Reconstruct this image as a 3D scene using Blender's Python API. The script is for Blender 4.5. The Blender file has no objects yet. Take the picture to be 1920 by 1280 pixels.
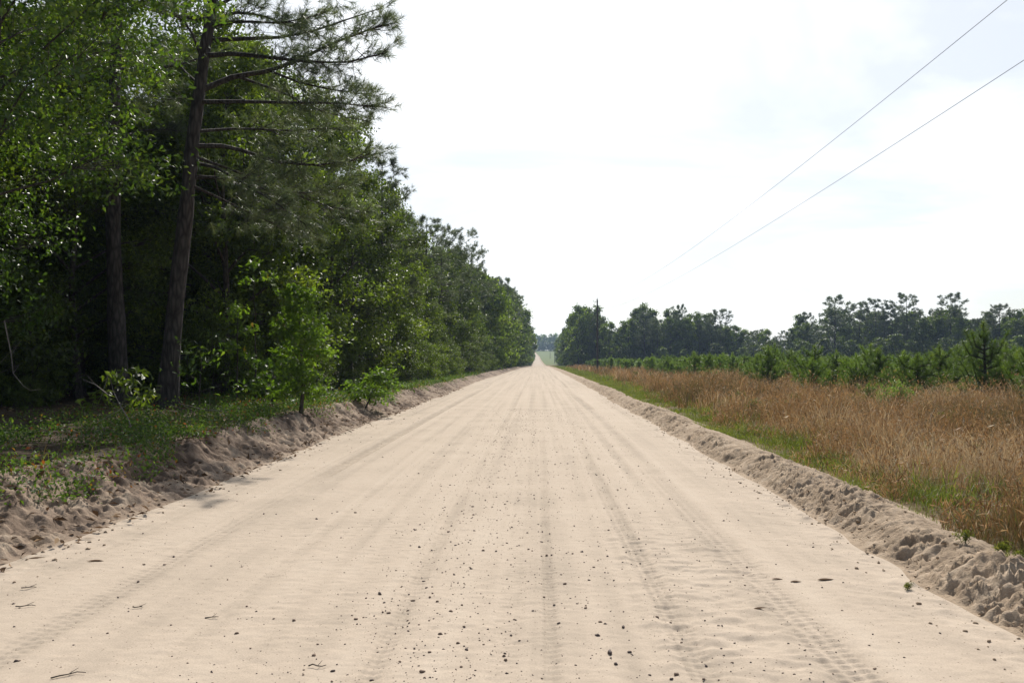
import bpy, math, random
import numpy as np
R = math.radians
scene = bpy.context.scene
COL = scene.collection

# ------------------------------------------------------------------ camera, world, sun, exposure
cam_d = bpy.data.cameras.new("camera")
cam = bpy.data.objects.new("camera", cam_d); COL.objects.link(cam)
cam_d.sensor_width = 36.0; cam_d.lens = 32.475
cam_d.clip_start = 0.05; cam_d.clip_end = 6000
cam.location = (0, 0, 1.6); cam.rotation_euler = (R(90 + 1.125), 0, R(1.59))
scene.camera = cam
EYE = 1.6; F = 1732.0; VX, VY = 1008.0, 674.0

SUN_EL, SUN_AZ = R(42), R(4)          # azimuth measured from +Y (road direction) towards +X
sun_d = bpy.data.lights.new("sun", 'SUN'); sun_d.energy = 4.2; sun_d.angle = R(0.5); sun_d.color = (1.0, 0.95, 0.87)
sun = bpy.data.objects.new("sun", sun_d); COL.objects.link(sun)
sun.rotation_euler = (math.pi/2 - SUN_EL, 0, math.pi - SUN_AZ)

w = bpy.data.worlds.new("World"); scene.world = w; w.use_nodes = True
nt = w.node_tree; nt.nodes.clear()
def wn(t, **k):
    n = nt.nodes.new(t)
    for a, b in k.items(): setattr(n, a, b)
    return n
sky = wn('ShaderNodeTexSky', sky_type='NISHITA', sun_disc=False, sun_elevation=SUN_EL, sun_rotation=SUN_AZ,
         altitude=50, air_density=1.0, dust_density=0.8, ozone_density=1.0)
tc = wn('ShaderNodeTexCoord'); sep = wn('ShaderNodeSeparateXYZ'); nt.links.new(tc.outputs['Generated'], sep.inputs[0])
zz = wn('ShaderNodeMath', operation='MAXIMUM'); nt.links.new(sep.outputs['Z'], zz.inputs[0]); zz.inputs[1].default_value = 0.0
za = wn('ShaderNodeMath', operation='ADD'); nt.links.new(zz.outputs[0], za.inputs[0]); za.inputs[1].default_value = 0.16
cx = wn('ShaderNodeMath', operation='DIVIDE'); nt.links.new(sep.outputs['X'], cx.inputs[0]); nt.links.new(za.outputs[0], cx.inputs[1])
cy = wn('ShaderNodeMath', operation='DIVIDE'); nt.links.new(sep.outputs['Y'], cy.inputs[0]); nt.links.new(za.outputs[0], cy.inputs[1])
cmb = wn('ShaderNodeCombineXYZ'); nt.links.new(cx.outputs[0], cmb.inputs[0]); nt.links.new(cy.outputs[0], cmb.inputs[1])
cn = wn('ShaderNodeTexNoise'); cn.inputs['Scale'].default_value = 0.9; cn.inputs['Detail'].default_value = 6; cn.inputs['Roughness'].default_value = 0.55
cn.inputs['Distortion'].default_value = 0.6
nt.links.new(cmb.outputs[0], cn.inputs['Vector'])
cr = wn('ShaderNodeValToRGB'); cr.color_ramp.elements[0].position = 0.40; cr.color_ramp.elements[0].color = (0.51,)*3 + (1,)
cr.color_ramp.elements[1].position = 0.62; cr.color_ramp.elements[1].color = (0.95,)*3 + (1,)
nt.links.new(cn.outputs['Fac'], cr.inputs[0])
# the veil is bright towards the sun (forward scattering in thin cloud) and thins out away from it
sdir = (math.sin(SUN_AZ)*math.cos(SUN_EL), math.cos(SUN_AZ)*math.cos(SUN_EL), math.sin(SUN_EL))
dt = wn('ShaderNodeVectorMath', operation='DOT_PRODUCT'); nt.links.new(tc.outputs['Generated'], dt.inputs[0]); dt.inputs[1].default_value = sdir
fw = wn('ShaderNodeMapRange', interpolation_type='SMOOTHSTEP'); nt.links.new(dt.outputs['Value'], fw.inputs[0])
fw.inputs[1].default_value = .30; fw.inputs[2].default_value = .88; fw.inputs[3].default_value = .06; fw.inputs[4].default_value = 1.0
cf = wn('ShaderNodeMath', operation='MULTIPLY'); nt.links.new(cr.outputs[0], cf.inputs[0]); nt.links.new(fw.outputs[0], cf.inputs[1])
mx = wn('ShaderNodeMixRGB'); nt.links.new(cf.outputs[0], mx.inputs[0]); nt.links.new(sky.outputs[0], mx.inputs[1])
mx.inputs[2].default_value = (15.5, 15.8, 16.2, 1)       # thin bright cloud veil
bg = wn('ShaderNodeBackground'); bg.inputs['Strength'].default_value = 0.065
nt.links.new(mx.outputs[0], bg.inputs[0])
wo = wn('ShaderNodeOutputWorld'); nt.links.new(bg.outputs[0], wo.inputs[0])

scene.view_settings.view_transform = 'Standard'; scene.view_settings.look = 'None'
scene.view_settings.gamma = 1.0; scene.view_settings.use_curve_mapping = False
scene.view_settings.exposure = 0.36
cy_ = scene.cycles
cy_.max_bounces = 6; cy_.diffuse_bounces = 3; cy_.glossy_bounces = 2; cy_.transmission_bounces = 3
cy_.transparent_max_bounces = 4; cy_.volume_bounces = 0
cy_.caustics_reflective = False; cy_.caustics_refractive = False

# ------------------------------------------------------------------ small helpers
def tag(o, label=None, cat=None, group=None, kind=None):
    if label: o["label"] = label
    if cat: o["category"] = cat
    if group: o["group"] = group
    if kind: o["kind"] = kind
    return o

def make_mesh(name, V, quads=None, tris=None, tint=None, mats=(), smooth=False, mat_idx=None):
    V = np.asarray(V, dtype=np.float32)
    q = np.zeros((0, 4), np.int32) if quads is None else np.asarray(quads, np.int32).reshape(-1, 4)
    t = np.zeros((0, 3), np.int32) if tris is None else np.asarray(tris, np.int32).reshape(-1, 3)
    me = bpy.data.meshes.new(name)
    me.vertices.add(len(V)); me.vertices.foreach_set('co', V.ravel())
    li = np.concatenate([q.ravel(), t.ravel()]).astype(np.int32)
    tot = np.concatenate([np.full(len(q), 4), np.full(len(t), 3)]).astype(np.int32)
    st = np.concatenate([[0], np.cumsum(tot)[:-1]]).astype(np.int32) if len(tot) else np.zeros(0, np.int32)
    me.loops.add(len(li)); me.loops.foreach_set('vertex_index', li)
    me.polygons.add(len(tot)); me.polygons.foreach_set('loop_start', st); me.polygons.foreach_set('loop_total', tot)
    if smooth: me.polygons.foreach_set('use_smooth', np.ones(len(tot), bool))
    if mat_idx is not None: me.polygons.foreach_set('material_index', np.asarray(mat_idx, np.int32))
    for m in mats: me.materials.append(m)
    if tint is not None:
        a = me.attributes.new('tint', 'FLOAT', 'POINT'); a.data.foreach_set('value', np.asarray(tint, np.float32))
    me.update(calc_edges=True)
    return me

def link(name, me, parent=None, loc=(0, 0, 0), rz=0, s=1.0):
    o = bpy.data.objects.new(name, me); COL.objects.link(o)
    if parent: o.parent = parent
    o.location = loc; o.rotation_euler = (0, 0, rz)
    o.scale = s if isinstance(s, (tuple, list)) else (s, s, s)
    return o

def hash2(ix, iy, seed):
    h = (ix.astype(np.int64) * 374761393 + iy.astype(np.int64) * 668265263 + seed * 1442695041) & 0xFFFFFFFF
    h = ((h ^ (h >> 13)) * 1274126177) & 0xFFFFFFFF
    h = h ^ (h >> 16)
    return (h & 0xFFFFFF) / float(0xFFFFFF)
def vnoise(x, y, seed=0):
    x = np.asarray(x, float); y = np.asarray(y, float); x, y = np.broadcast_arrays(x, y)
    ix = np.floor(x); iy = np.floor(y); fx = x - ix; fy = y - iy
    ux = fx*fx*fx*(fx*(fx*6-15)+10); uy = fy*fy*fy*(fy*(fy*6-15)+10)
    a = hash2(ix, iy, seed); b = hash2(ix+1, iy, seed); c = hash2(ix, iy+1, seed); d = hash2(ix+1, iy+1, seed)
    return ((a*(1-ux)+b*ux)*(1-uy) + (c*(1-ux)+d*ux)*uy)*2-1
def fbm(x, y, seed=0, oct=4, gain=.5):
    s = 0; a = 1; n = 0
    for i in range(oct):
        s = s + a*vnoise(x*2**i + 17.3*i, y*2**i - 9.1*i, seed+i); n += a; a *= gain
    return s/n
def sstep(a, b, x):
    t = np.clip((x-a)/(b-a), 0, 1); return t*t*(3-2*t)
def unit(v): return v/np.maximum(np.linalg.norm(v, axis=-1, keepdims=True), 1e-9)
def rndunit(rng, n): return unit(rng.normal(size=(n, 3)))

# ------------------------------------------------------------------ materials
def newmat(name):
    m = bpy.data.materials.new(name); m.use_nodes = True; m.node_tree.nodes.clear()
    t = m.node_tree
    def N(ty, **k):
        n = t.nodes.new(ty)
        for a, b in k.items(): setattr(n, a, b)
        return n
    return m, N, t.links.new
def ramp(N, stops):
    r = N('ShaderNodeValToRGB'); e = r.color_ramp.elements
    while len(e) < len(stops): e.new(0.5)
    for i, (p, c) in enumerate(stops): e[i].position = p; e[i].color = (*c, 1)
    return r

def leaf_mat(name, stops, transl=0.4, rough=0.42, tcol=(1.7, 1.9, .55), spec=0.5, objvar=0.35):
    m, N, L = newmat(name)
    at = N('ShaderNodeAttribute', attribute_name='tint')
    r = ramp(N, stops); L(at.outputs['Fac'], r.inputs[0])
    oi = N('ShaderNodeObjectInfo')
    mr = N('ShaderNodeMapRange'); L(oi.outputs['Random'], mr.inputs[0]); mr.inputs[3].default_value = 1-objvar; mr.inputs[4].default_value = 1+objvar
    sc = N('ShaderNodeVectorMath', operation='SCALE'); L(r.outputs[0], sc.inputs[0]); L(mr.outputs[0], sc.inputs['Scale'])
    p = N('ShaderNodeBsdfPrincipled'); L(sc.outputs[0], p.inputs['Base Color']); p.inputs['Roughness'].default_value = rough
    p.inputs['Specular IOR Level'].default_value = spec
    tm = N('ShaderNodeVectorMath', operation='MULTIPLY'); L(sc.outputs[0], tm.inputs[0]); tm.inputs[1].default_value = tcol
    tr = N('ShaderNodeBsdfTranslucent'); L(tm.outputs[0], tr.inputs[0])
    mix = N('ShaderNodeMixShader'); mix.inputs[0].default_value = transl; L(p.outputs[0], mix.inputs[1]); L(tr.outputs[0], mix.inputs[2])
    o = N('ShaderNodeOutputMaterial'); L(mix.outputs[0], o.inputs[0])
    return m

def bark_mat(name, c1, c2, scale=6, stretch=.25, bump=.6):
    m, N, L = newmat(name)
    tc = N('ShaderNodeTexCoord'); mp = N('ShaderNodeMapping'); mp.inputs['Scale'].default_value = (1, 1, stretch); L(tc.outputs['Object'], mp.inputs[0])
    v = N('ShaderNodeTexVoronoi', feature='DISTANCE_TO_EDGE'); v.inputs['Scale'].default_value = scale*2.4; L(mp.outputs[0], v.inputs['Vector'])
    n = N('ShaderNodeTexNoise'); n.inputs['Scale'].default_value = scale*2; n.inputs['Detail'].default_value = 5; L(mp.outputs[0], n.inputs['Vector'])
    mu = N('ShaderNodeMath', operation='MULTIPLY_ADD'); L(v.outputs[0], mu.inputs[0]); mu.inputs[1].default_value = 1.4; L(n.outputs['Fac'], mu.inputs[2])
    r = ramp(N, [(.35, c1), (1.0, c2)]); L(mu.outputs[0], r.inputs[0])
    p = N('ShaderNodeBsdfPrincipled'); L(r.outputs[0], p.inputs['Base Color']); p.inputs['Roughness'].default_value = .85
    p.inputs['Specular IOR Level'].default_value = .2
    b = N('ShaderNodeBump'); b.inputs['Strength'].default_value = bump; b.inputs['Distance'].default_value = .03; L(mu.outputs[0], b.inputs['Height']); L(b.outputs[0], p.inputs['Normal'])
    o = N('ShaderNodeOutputMaterial'); L(p.outputs[0], o.inputs[0])
    return m

def ground_mat(name, stops, scale, bump=.3, bscale=60, streak=None, rough=.95, bdist=.01, speck=None):
    m, N, L = newmat(name)
    tc = N('ShaderNodeTexCoord')
    n = N('ShaderNodeTexNoise'); n.inputs['Scale'].default_value = scale; n.inputs['Detail'].default_value = 8; n.inputs['Roughness'].default_value = .6; L(tc.outputs['Object'], n.inputs['Vector'])
    f = n.outputs['Fac']
    if streak:
        mp = N('ShaderNodeMapping'); mp.inputs['Scale'].default_value = streak; L(tc.outputs['Object'], mp.inputs[0])
        n2 = N('ShaderNodeTexNoise'); n2.inputs['Scale'].default_value = 1; n2.inputs['Detail'].default_value = 6; L(mp.outputs[0], n2.inputs['Vector'])
        mm = N('ShaderNodeMix'); mm.inputs[0].default_value = .55; L(f, mm.inputs[2]); L(n2.outputs['Fac'], mm.inputs[3]); f = mm.outputs[0]
    at = N('ShaderNodeAttribute', attribute_name='tint')
    ad = N('ShaderNodeMath', operation='ADD'); L(f, ad.inputs[0]); L(at.outputs['Fac'], ad.inputs[1])
    r = ramp(N, stops); L(ad.outputs[0], r.inputs[0]); colr = r.outputs[0]
    g = N('ShaderNodeTexNoise'); g.inputs['Scale'].default_value = bscale; g.inputs['Detail'].default_value = 4; g.inputs['Roughness'].default_value = .7; L(tc.outputs['Object'], g.inputs['Vector'])
    gm = N('ShaderNodeMapRange'); L(g.outputs['Fac'], gm.inputs[0]); gm.inputs[1].default_value = .3; gm.inputs[2].default_value = .7; gm.inputs[3].default_value = .86; gm.inputs[4].default_value = 1.12
    sc = N('ShaderNodeVectorMath', operation='SCALE'); L(colr, sc.inputs[0]); L(gm.outputs[0], sc.inputs['Scale']); colr = sc.outputs[0]
    if speck:
        v = N('ShaderNodeTexVoronoi'); v.inputs['Scale'].default_value = speck[0]; v.inputs['Randomness'].default_value = 1; L(tc.outputs['Object'], v.inputs['Vector'])
        sp = N('ShaderNodeSeparateColor'); L(v.outputs['Color'], sp.inputs[0])
        th = N('ShaderNodeMath', operation='GREATER_THAN'); L(sp.outputs[0], th.inputs[0]); th.inputs[1].default_value = speck[1]
        ds = N('ShaderNodeMath', operation='LESS_THAN'); L(v.outputs['Distance'], ds.inputs[0]); ds.inputs[1].default_value = .3
        an = N('ShaderNodeMath', operation='MULTIPLY'); L(th.outputs[0], an.inputs[0]); L(ds.outputs[0], an.inputs[1])
        mr = N('ShaderNodeMixRGB'); L(an.outputs[0], mr.inputs[0]); L(colr, mr.inputs[1]); mr.inputs[2].default_value = (*speck[2], 1); colr = mr.outputs[0]
    p = N('ShaderNodeBsdfPrincipled'); L(colr, p.inputs['Base Color']); p.inputs['Roughness'].default_value = rough; p.inputs['Specular IOR Level'].default_value = .15
    b = N('ShaderNodeBump'); b.inputs['Strength'].default_value = bump; b.inputs['Distance'].default_value = bdist; L(g.outputs['Fac'], b.inputs['Height']); L(b.outputs[0], p.inputs['Normal'])
    o = N('ShaderNodeOutputMaterial'); L(p.outputs[0], o.inputs[0])
    return m

M = {}
M['sand'] = ground_mat('road_sand', [(.22, (.34, .28, .217)), (.5, (.475, .388, .302)), (.75, (.53, .442, .35))], .8, .35, 90, streak=(4.5, .04, 1), speck=(70, .955, (.16, .12, .09)))
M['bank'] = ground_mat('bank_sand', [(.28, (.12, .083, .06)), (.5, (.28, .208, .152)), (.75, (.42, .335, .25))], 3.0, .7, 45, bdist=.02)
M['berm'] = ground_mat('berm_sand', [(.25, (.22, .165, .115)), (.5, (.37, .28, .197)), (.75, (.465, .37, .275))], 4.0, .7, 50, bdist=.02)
M['wood_floor'] = ground_mat('wood_floor_litter', [(.3, (.035, .025, .016)), (.5, (.07, .05, .032)), (.72, (.13, .095, .062))], 2.5, .9, 25, bdist=.04)
M['field'] = ground_mat('field_thatch', [(.3, (.09, .075, .035)), (.5, (.16, .115, .06)), (.72, (.22, .155, .085)), (.95, (.09, .115, .035)), (1, (.12, .15, .045))], .6, .9, 20, bdist=.05)
GREEN = [(0, (.028, .042, .010)), (.45, (.068, .095, .018)), (.8, (.135, .175, .03)), (1, (.20, .22, .04))]
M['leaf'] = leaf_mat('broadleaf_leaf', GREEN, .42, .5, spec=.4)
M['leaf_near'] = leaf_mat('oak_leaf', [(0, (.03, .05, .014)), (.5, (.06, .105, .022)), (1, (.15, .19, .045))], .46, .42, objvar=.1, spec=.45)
M['leaf_bright'] = leaf_mat('oak_leaf_painted_sun', [(0, (.06, .10, .018)), (.5, (.115, .18, .03)), (.93, (.18, .245, .045)), (1, (.22, .13, .05))], .52, .5, objvar=.12, spec=.4)  # paler copy of the oak leaf, with sunshine put into its colour
M['needle'] = leaf_mat('pine_needle', [(0, (.05, .068, .036)), (.5, (.10, .13, .065)), (1, (.18, .19, .10))], .36, .45, tcol=(1.3, 1.4, .8), objvar=.2)
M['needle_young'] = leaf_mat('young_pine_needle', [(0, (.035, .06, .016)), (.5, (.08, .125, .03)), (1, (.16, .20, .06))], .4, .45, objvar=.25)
M['grass_brown'] = leaf_mat('dry_broomsedge', [(0, (.10, .10, .035)), (.22, (.15, .115, .055)), (.42, (.215, .125, .058)), (.62, (.305, .18, .086)), (.85, (.385, .26, .14)), (1, (.47, .38, .26))], .35, .6, tcol=(1.2, 1.1, .9), spec=.2, objvar=0)
M['grass_green'] = leaf_mat('green_grass', [(0, (.07, .09, .022)), (.5, (.13, .165, .04)), (.85, (.20, .22, .06)), (1, (.28, .2, .09))], .4, .5, tcol=(1.5, 1.5, .6), spec=.3, objvar=0)
M['cover'] = leaf_mat('ground_cover_leaf', [(0, (.03, .05, .013)), (.55, (.075, .125, .03)), (.82, (.13, .18, .04)), (.9, (.22, .12, .04)), (1, (.20, .06, .03))], .38, .6, objvar=0, spec=.3)
M['litter'] = leaf_mat('dead_leaf', [(0, (.05, .03, .018)), (.6, (.15, .09, .05)), (1, (.3, .21, .13))], .1, .9, tcol=(1, 1, 1), spec=.03, objvar=0)
M['bark_pine'] = bark_mat('pine_bark', (.022, .018, .015), (.095, .078, .07), 5)
M['bark'] = bark_mat('grey_bark', (.03, .024, .02), (.11, .092, .075), 8, .3)
M['pole'] = bark_mat('weathered_pole_wood', (.05, .04, .034), (.12, .10, .085), 10, .05, .2)
M['dead_wood'] = bark_mat('pale_dead_wood', (.12, .10, .085), (.30, .26, .22), 12, .2, .3)

def simple_mat(name, c, rough=.5, metal=0, var=.2, sc=30):
    m, N, L = newmat(name)
    tc = N('ShaderNodeTexCoord'); n = N('ShaderNodeTexNoise'); n.inputs['Scale'].default_value = sc; n.inputs['Detail'].default_value = 3; L(tc.outputs['Object'], n.inputs['Vector'])
    r = ramp(N, [(.3, tuple(v*(1-var) for v in c)), (.7, tuple(min(1, v*(1+var)) for v in c))]); L(n.outputs['Fac'], r.inputs[0])
    p = N('ShaderNodeBsdfPrincipled'); L(r.outputs[0], p.inputs['Base Color']); p.inputs['Roughness'].default_value = rough; p.inputs['Metallic'].default_value = metal
    o = N('ShaderNodeOutputMaterial'); L(p.outputs[0], o.inputs[0])
    return m
M['wire'] = simple_mat('weathered_aluminium', (.10, .10, .105), .7, 0)
M['steel'] = simple_mat('galvanised_steel', (.3, .31, .32), .45, .8)
M['porcelain'] = simple_mat('grey_porcelain', (.55, .55, .55), .2)
M['stone_dark'] = simple_mat('dark_pebble', (.085, .06, .05), .8, 0, .5, 40)
M['stone_brown'] = simple_mat('brown_pebble', (.17, .115, .08), .85, 0, .4, 40)

# ------------------------------------------------------------------ terrain
YK = [-60, 0, 8, 70, 103, 330, 420, 600, 750, 900, 3000]
XL = [-4.1, -4.1, -4.15, -4.35, -3.9, -2.3, -2.4, -2.6, -3.4, -9, -60]
XR = [2.62, 2.62, 2.82, 2.95, 2.95, 3.1, 2.7, 1.6, .6, -4.5, -56]
ZY = np.array([-60, 115, 200, 280, 330, 365, 400, 500, 600, 750, 900, 1000, 3000.])
ZV = np.array([0, 0, -.15, -.45, -.72, -1.0, -1.15, -.35, .9, 3.9, 10.2, 11.5, 12.0])
_yy = np.arange(-60, 3001, 2.0); _zz = np.interp(_yy, ZY, ZV)
_k = np.hanning(25); _k /= _k.sum(); _zz = np.convolve(np.pad(_zz, 12, mode='edge'), _k, mode='valid')
def Z0(y): return np.interp(y, _yy, _zz)
def xl(y): return np.interp(y, YK, XL) + .10*vnoise(y*.35, 0*y, 3)*sstep(300, 100, y) + .05*vnoise(y*1.3, 0*y, 4)*sstep(200, 60, y)
def xr(y): return np.interp(y, YK, XR) + .08*vnoise(y*.4, 0*y, 5)*sstep(300, 100, y) + .05*vnoise(y*1.5, 0*y, 6)*sstep(200, 60, y)
BANKW, BERMW = 1.6, 1.08
def bank_h(y): return np.interp(y, [0, 20, 50, 100, 330, 400], [.43, .42, .33, .26, .15, .05])
def berm_h(y): return np.interp(y, [0, 8, 30, 100, 300, 360], [.20, .19, .18, .15, .10, .0])
def Hb(x, y):
    """smooth terrain height (without the small relief)"""
    x = np.asarray(x, float); y = np.asarray(y, float)
    L, Rr = xl(y), xr(y); z = Z0(y)
    dl = L - x; dr = x - Rr
    bl = bank_h(y)
    hl = bl*(.62*sstep(0, .95, dl) + .38*sstep(.62 + .18*vnoise(y*1.3, 0*y, 12), .95 + .18*vnoise(y*1.3, 0*y, 12), dl)) + .10*sstep(1.5, 8, dl)*sstep(300, 120, y) + .10*fbm(x*.25, y*.25, 11, 3)*sstep(1, 4, dl)
    hr = berm_h(y)*(sstep(0, .45, dr)*(1 - .72*sstep(.55, 1.08, dr))) + .08*fbm(x*.2, y*.2, 21, 3)*sstep(1.2, 4, dr)
    return z + np.where(dl > 0, hl, 0) + np.where(dr > 0, hr, 0)

TRACKS = [(-2.92, .12, .013, .008, 1), (-3.55, .07, .003, .003, 0), (1.70, .13, .013, .008, 1), (-.80, .06, .006, .004, 1), (.17, .05, .0035, .004, 1), (-.22, .09, .004, .003, 0),
          (.93, .09, .006, .004, 1), (-1.55, .1, .004, .002, 0), (.5, .05, .003, .003, 0), (-2.1, .06, .003, .002, 0), (1.28, .08, .004, .003, 0)]
def track_x(x0, y, i): return x0 + .14*vnoise(y*.06 + 7.7*i, 0*y, 40+i) - .0024*np.clip(y-6, 0, 60)*(1 if x0 < -2 else 0)
def road_relief(x, y):
    f = sstep(120, 25, y)
    h = .0030*fbm(x*9, y*6, 31, 3)*f
    msk = sstep(-.15, .5, fbm(x*.7, y*.35, 33, 2))
    h = h + (.0022 + .0038*msk)*fbm(x*10, y*15, 35, 3)*f + .0022*vnoise(x*24, y*30, 36)*sstep(22, 8, y)
    rough = sstep(.45, .8, x)*sstep(2.0, 1.3, x)*sstep(11, 7, y)
    h = h + rough*(.019*fbm(x*6, y*9, 37, 3))
    er = xr(y) - x; el = x - xl(y)
    edge = sstep(1.0, .1, er)*f; eL = sstep(.9, .1, el)*f
    h = h + edge*.016*fbm(x*2.2, y*5 + x*3, 39, 3) + (sstep(.38, .0, er)*f + sstep(.35, .0, el)*f)*.035*np.maximum(0, fbm(x*7, y*8, 41, 2)-.05) + eL*.012*fbm(x*4, y*6, 42, 3)
    tint = .05*fbm(x*3, y*.15, 50, 3) - .07*sstep(-2.6, -4.2, x)*sstep(0., .5, fbm(x*.8, y*.4, 51, 2)+.2)
    for i, (x0, wd, dep, tr, tread) in enumerate(TRACKS):
        tx = track_x(x0, y, i); u = (x - tx)/wd
        g = np.exp(-u**6); rim = np.exp(-((np.abs(u)-1.45)/.35)**2)
        on = .35 + .65*sstep(-.3, .25, vnoise(y*.12 + 3*i, 0*y, 60+i))
        pat = np.sin((y + np.abs(u)*.035)*2*np.pi/.085)*np.cos(u*5) * sstep(40, 12, y)
        h = h + on*(-1.6*dep*g + .9*dep*rim + 2.1*tr*g*pat*(1 if tread else .4))
        tint = tint - .17*on*g*sstep(0, 5, y)*min(1.15, dep/.008 + .12)*(.75 + .5*vnoise(x*14, y*9, 55))
    return h, tint

rows = list(np.arange(-14, 2.5, .35)); yv = 2.5
while yv < 345: rows.append(yv); yv += max(.019, .0024*yv)
while yv < 1700: rows.append(yv); yv *= 1.022
rows.append(1750.); rows = np.array(rows); NR = len(rows)
yl, yr_ = xl(rows), xr(rows)
def strip(name, cols, relief, mat, kind_name):
    """cols: (NR, nc) x positions"""
    nc = cols.shape[1]; Yg = np.repeat(rows[:, None], nc, 1)
    Zg = Hb(cols, Yg)
    tint = np.zeros_like(Zg)
    if relief is not None:
        dz, tint = relief(cols, Yg); Zg = Zg + dz
    V = np.stack([cols, Yg, Zg], -1).reshape(-1, 3)
    i = np.arange(NR-1)[:, None]*nc + np.arange(nc-1)[None]
    Q = np.stack([i, i+1, i+nc+1, i+nc], -1).reshape(-1, 4)
    me = make_mesh(name, V, quads=Q, tint=tint.ravel(), mats=[mat], smooth=True)
    o = link(name, me); tag(o, kind='structure'); return o

def fade_edges(u): return sstep(0, .06, u)*sstep(1, .94, u)
tR = np.linspace(0, 1, 330)[None]
def relief_road(x, y):
    h, t = road_relief(x, y); u = (x - yl[:, None])/(yr_-yl)[:, None]; e = sstep(0, .008, u)*sstep(1, .992, u)
    return h*e, t*e
strip('dirt_road', yl[:, None]*(1-tR) + yr_[:, None]*tR, relief_road, M['sand'], 'road')
def relief_bank(x, y):
    u = (yl[:, None]-x)/BANKW; e = sstep(0, .10, u)*sstep(1, .8, u); f = sstep(90, 20, y)
    lump = fbm(x*1.4, y*1.1, 71, 4); gul = np.abs(fbm(x*1.2 + .4*y, y*2.2, 73, 3))
    face = sstep(.0, .2, u)*sstep(.85, .55, u)
    cl = np.maximum(0, fbm(x*6, y*6, 75, 3))
    rdg = 1-np.abs(vnoise(x*4.2, y*4.6, 77)); rdg2 = 1-np.abs(vnoise(x*9+5, y*10, 78))
    md = .35 + .85*sstep(-.3, .3, fbm(x*.9+4, y*.7, 89, 2))
    rdg2 = .6 + (rdg2-.6)*md
    h = e*(.10*lump*face + .13*(.25 - gul)*face + .06*cl*sstep(.6, .05, u) + .05*(rdg-.6)*sstep(.95, .6, u) + .055*(rdg2-.6) + .04*fbm(x*13, y*13, 76, 3) + .012*vnoise(x*34, y*34, 79))*(.4+.6*f)
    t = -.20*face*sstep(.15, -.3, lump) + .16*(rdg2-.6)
    return h, t*e
tB = np.linspace(0, 1, 84)[None]
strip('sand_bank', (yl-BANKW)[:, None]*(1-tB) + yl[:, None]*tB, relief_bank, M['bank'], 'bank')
def relief_berm(x, y):
    u = (x-yr_[:, None])/BERMW; e = sstep(0, .10, u)*sstep(1, .85, u); f = sstep(110, 30, y)
    sx = x*1.0; sy = y + x*.35
    far_ = sstep(8, 15, y); lump = (1-np.abs(vnoise(sx*9, sy*11, 81)))*(1-far_) + far_*(1-np.abs(vnoise(x*3.2 + y*1.2, y*9.5 + x*5, 87))); lump2 = 1-np.abs(vnoise(sx*19+3, sy*21, 82)); big = fbm(sx*1.5, sy*1.6, 83, 2)
    amp = (.35 + .65*sstep(1, .25, u))*(.45 + .75*sstep(-.35, .3, fbm(x*1.1, y*.8, 88, 2)))
    h = e*amp*(.098*(lump-.55)*(.7+.3*np.tanh(6*big)) + .062*(lump2-.55) + .06*big + .05*fbm(sx*.5, sy*.45, 86, 2) + .018*vnoise(x*26, y*26, 84))*(.45+.55*f)
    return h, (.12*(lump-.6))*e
tM = np.linspace(0, 1, 64)[None]
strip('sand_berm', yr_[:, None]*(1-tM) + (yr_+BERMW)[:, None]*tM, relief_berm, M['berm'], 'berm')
off = np.concatenate([np.arange(0, 14, .5), 14*1.14**np.arange(0, 36)])
strip('wood_floor', (yl-BANKW)[:, None] - off[None, ::-1], None, M['wood_floor'], 'ground')
strip('field_ground', (yr_+BERMW)[:, None] + off[None], lambda x, y: (0*x, .6*sstep(380, 470, y + 0*x)), M['field'], 'ground')

# ------------------------------------------------------------------ plant building blocks
def tube(P, rad, sides=7, cap=False):
    P = np.asarray(P, float); rad = np.asarray(rad, float); n = len(P)
    T = unit(np.gradient(P, axis=0)); ref = np.array([1., 0, 0]) if abs(T[0, 0]) < .8 else np.array([0, 1., 0])
    A = unit(np.cross(T, ref)); B = np.cross(T, A)
    a = np.linspace(0, 2*np.pi, sides, endpoint=False)
    V = P[:, None] + rad[:, None, None]*(np.cos(a)[None, :, None]*A[:, None] + np.sin(a)[None, :, None]*B[:, None])
    i = np.arange(n-1)[:, None]*sides; j = np.arange(sides)[None]; k = (j+1) % sides
    Q = np.stack([i+j, i+k, i+sides+k, i+sides+j], -1).reshape(-1, 4)
    return V.reshape(-1, 3), Q
class Geo:
    def __init__(s): s.V = []; s.Q = []; s.T = []; s.t = []; s.n = 0
    def add(s, V, Q=None, T=None, tint=0.):
        V = np.asarray(V, float)
        if Q is not None: s.Q.append(np.asarray(Q)+s.n)
        if T is not None: s.T.append(np.asarray(T)+s.n)
        s.V.append(V); s.t.append(np.broadcast_to(np.asarray(tint, float), (len(V),))); s.n += len(V)
    def mesh(s, name, mats, smooth=False):
        return make_mesh(name, np.concatenate(s.V), np.concatenate(s.Q) if s.Q else None, np.concatenate(s.T) if s.T else None, np.concatenate(s.t), mats, smooth)
    def arrays(s):
        return (np.concatenate(s.V), np.concatenate(s.Q) if s.Q else np.zeros((0, 4), int), np.concatenate(s.T) if s.T else np.zeros((0, 3), int), np.concatenate(s.t))

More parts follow.
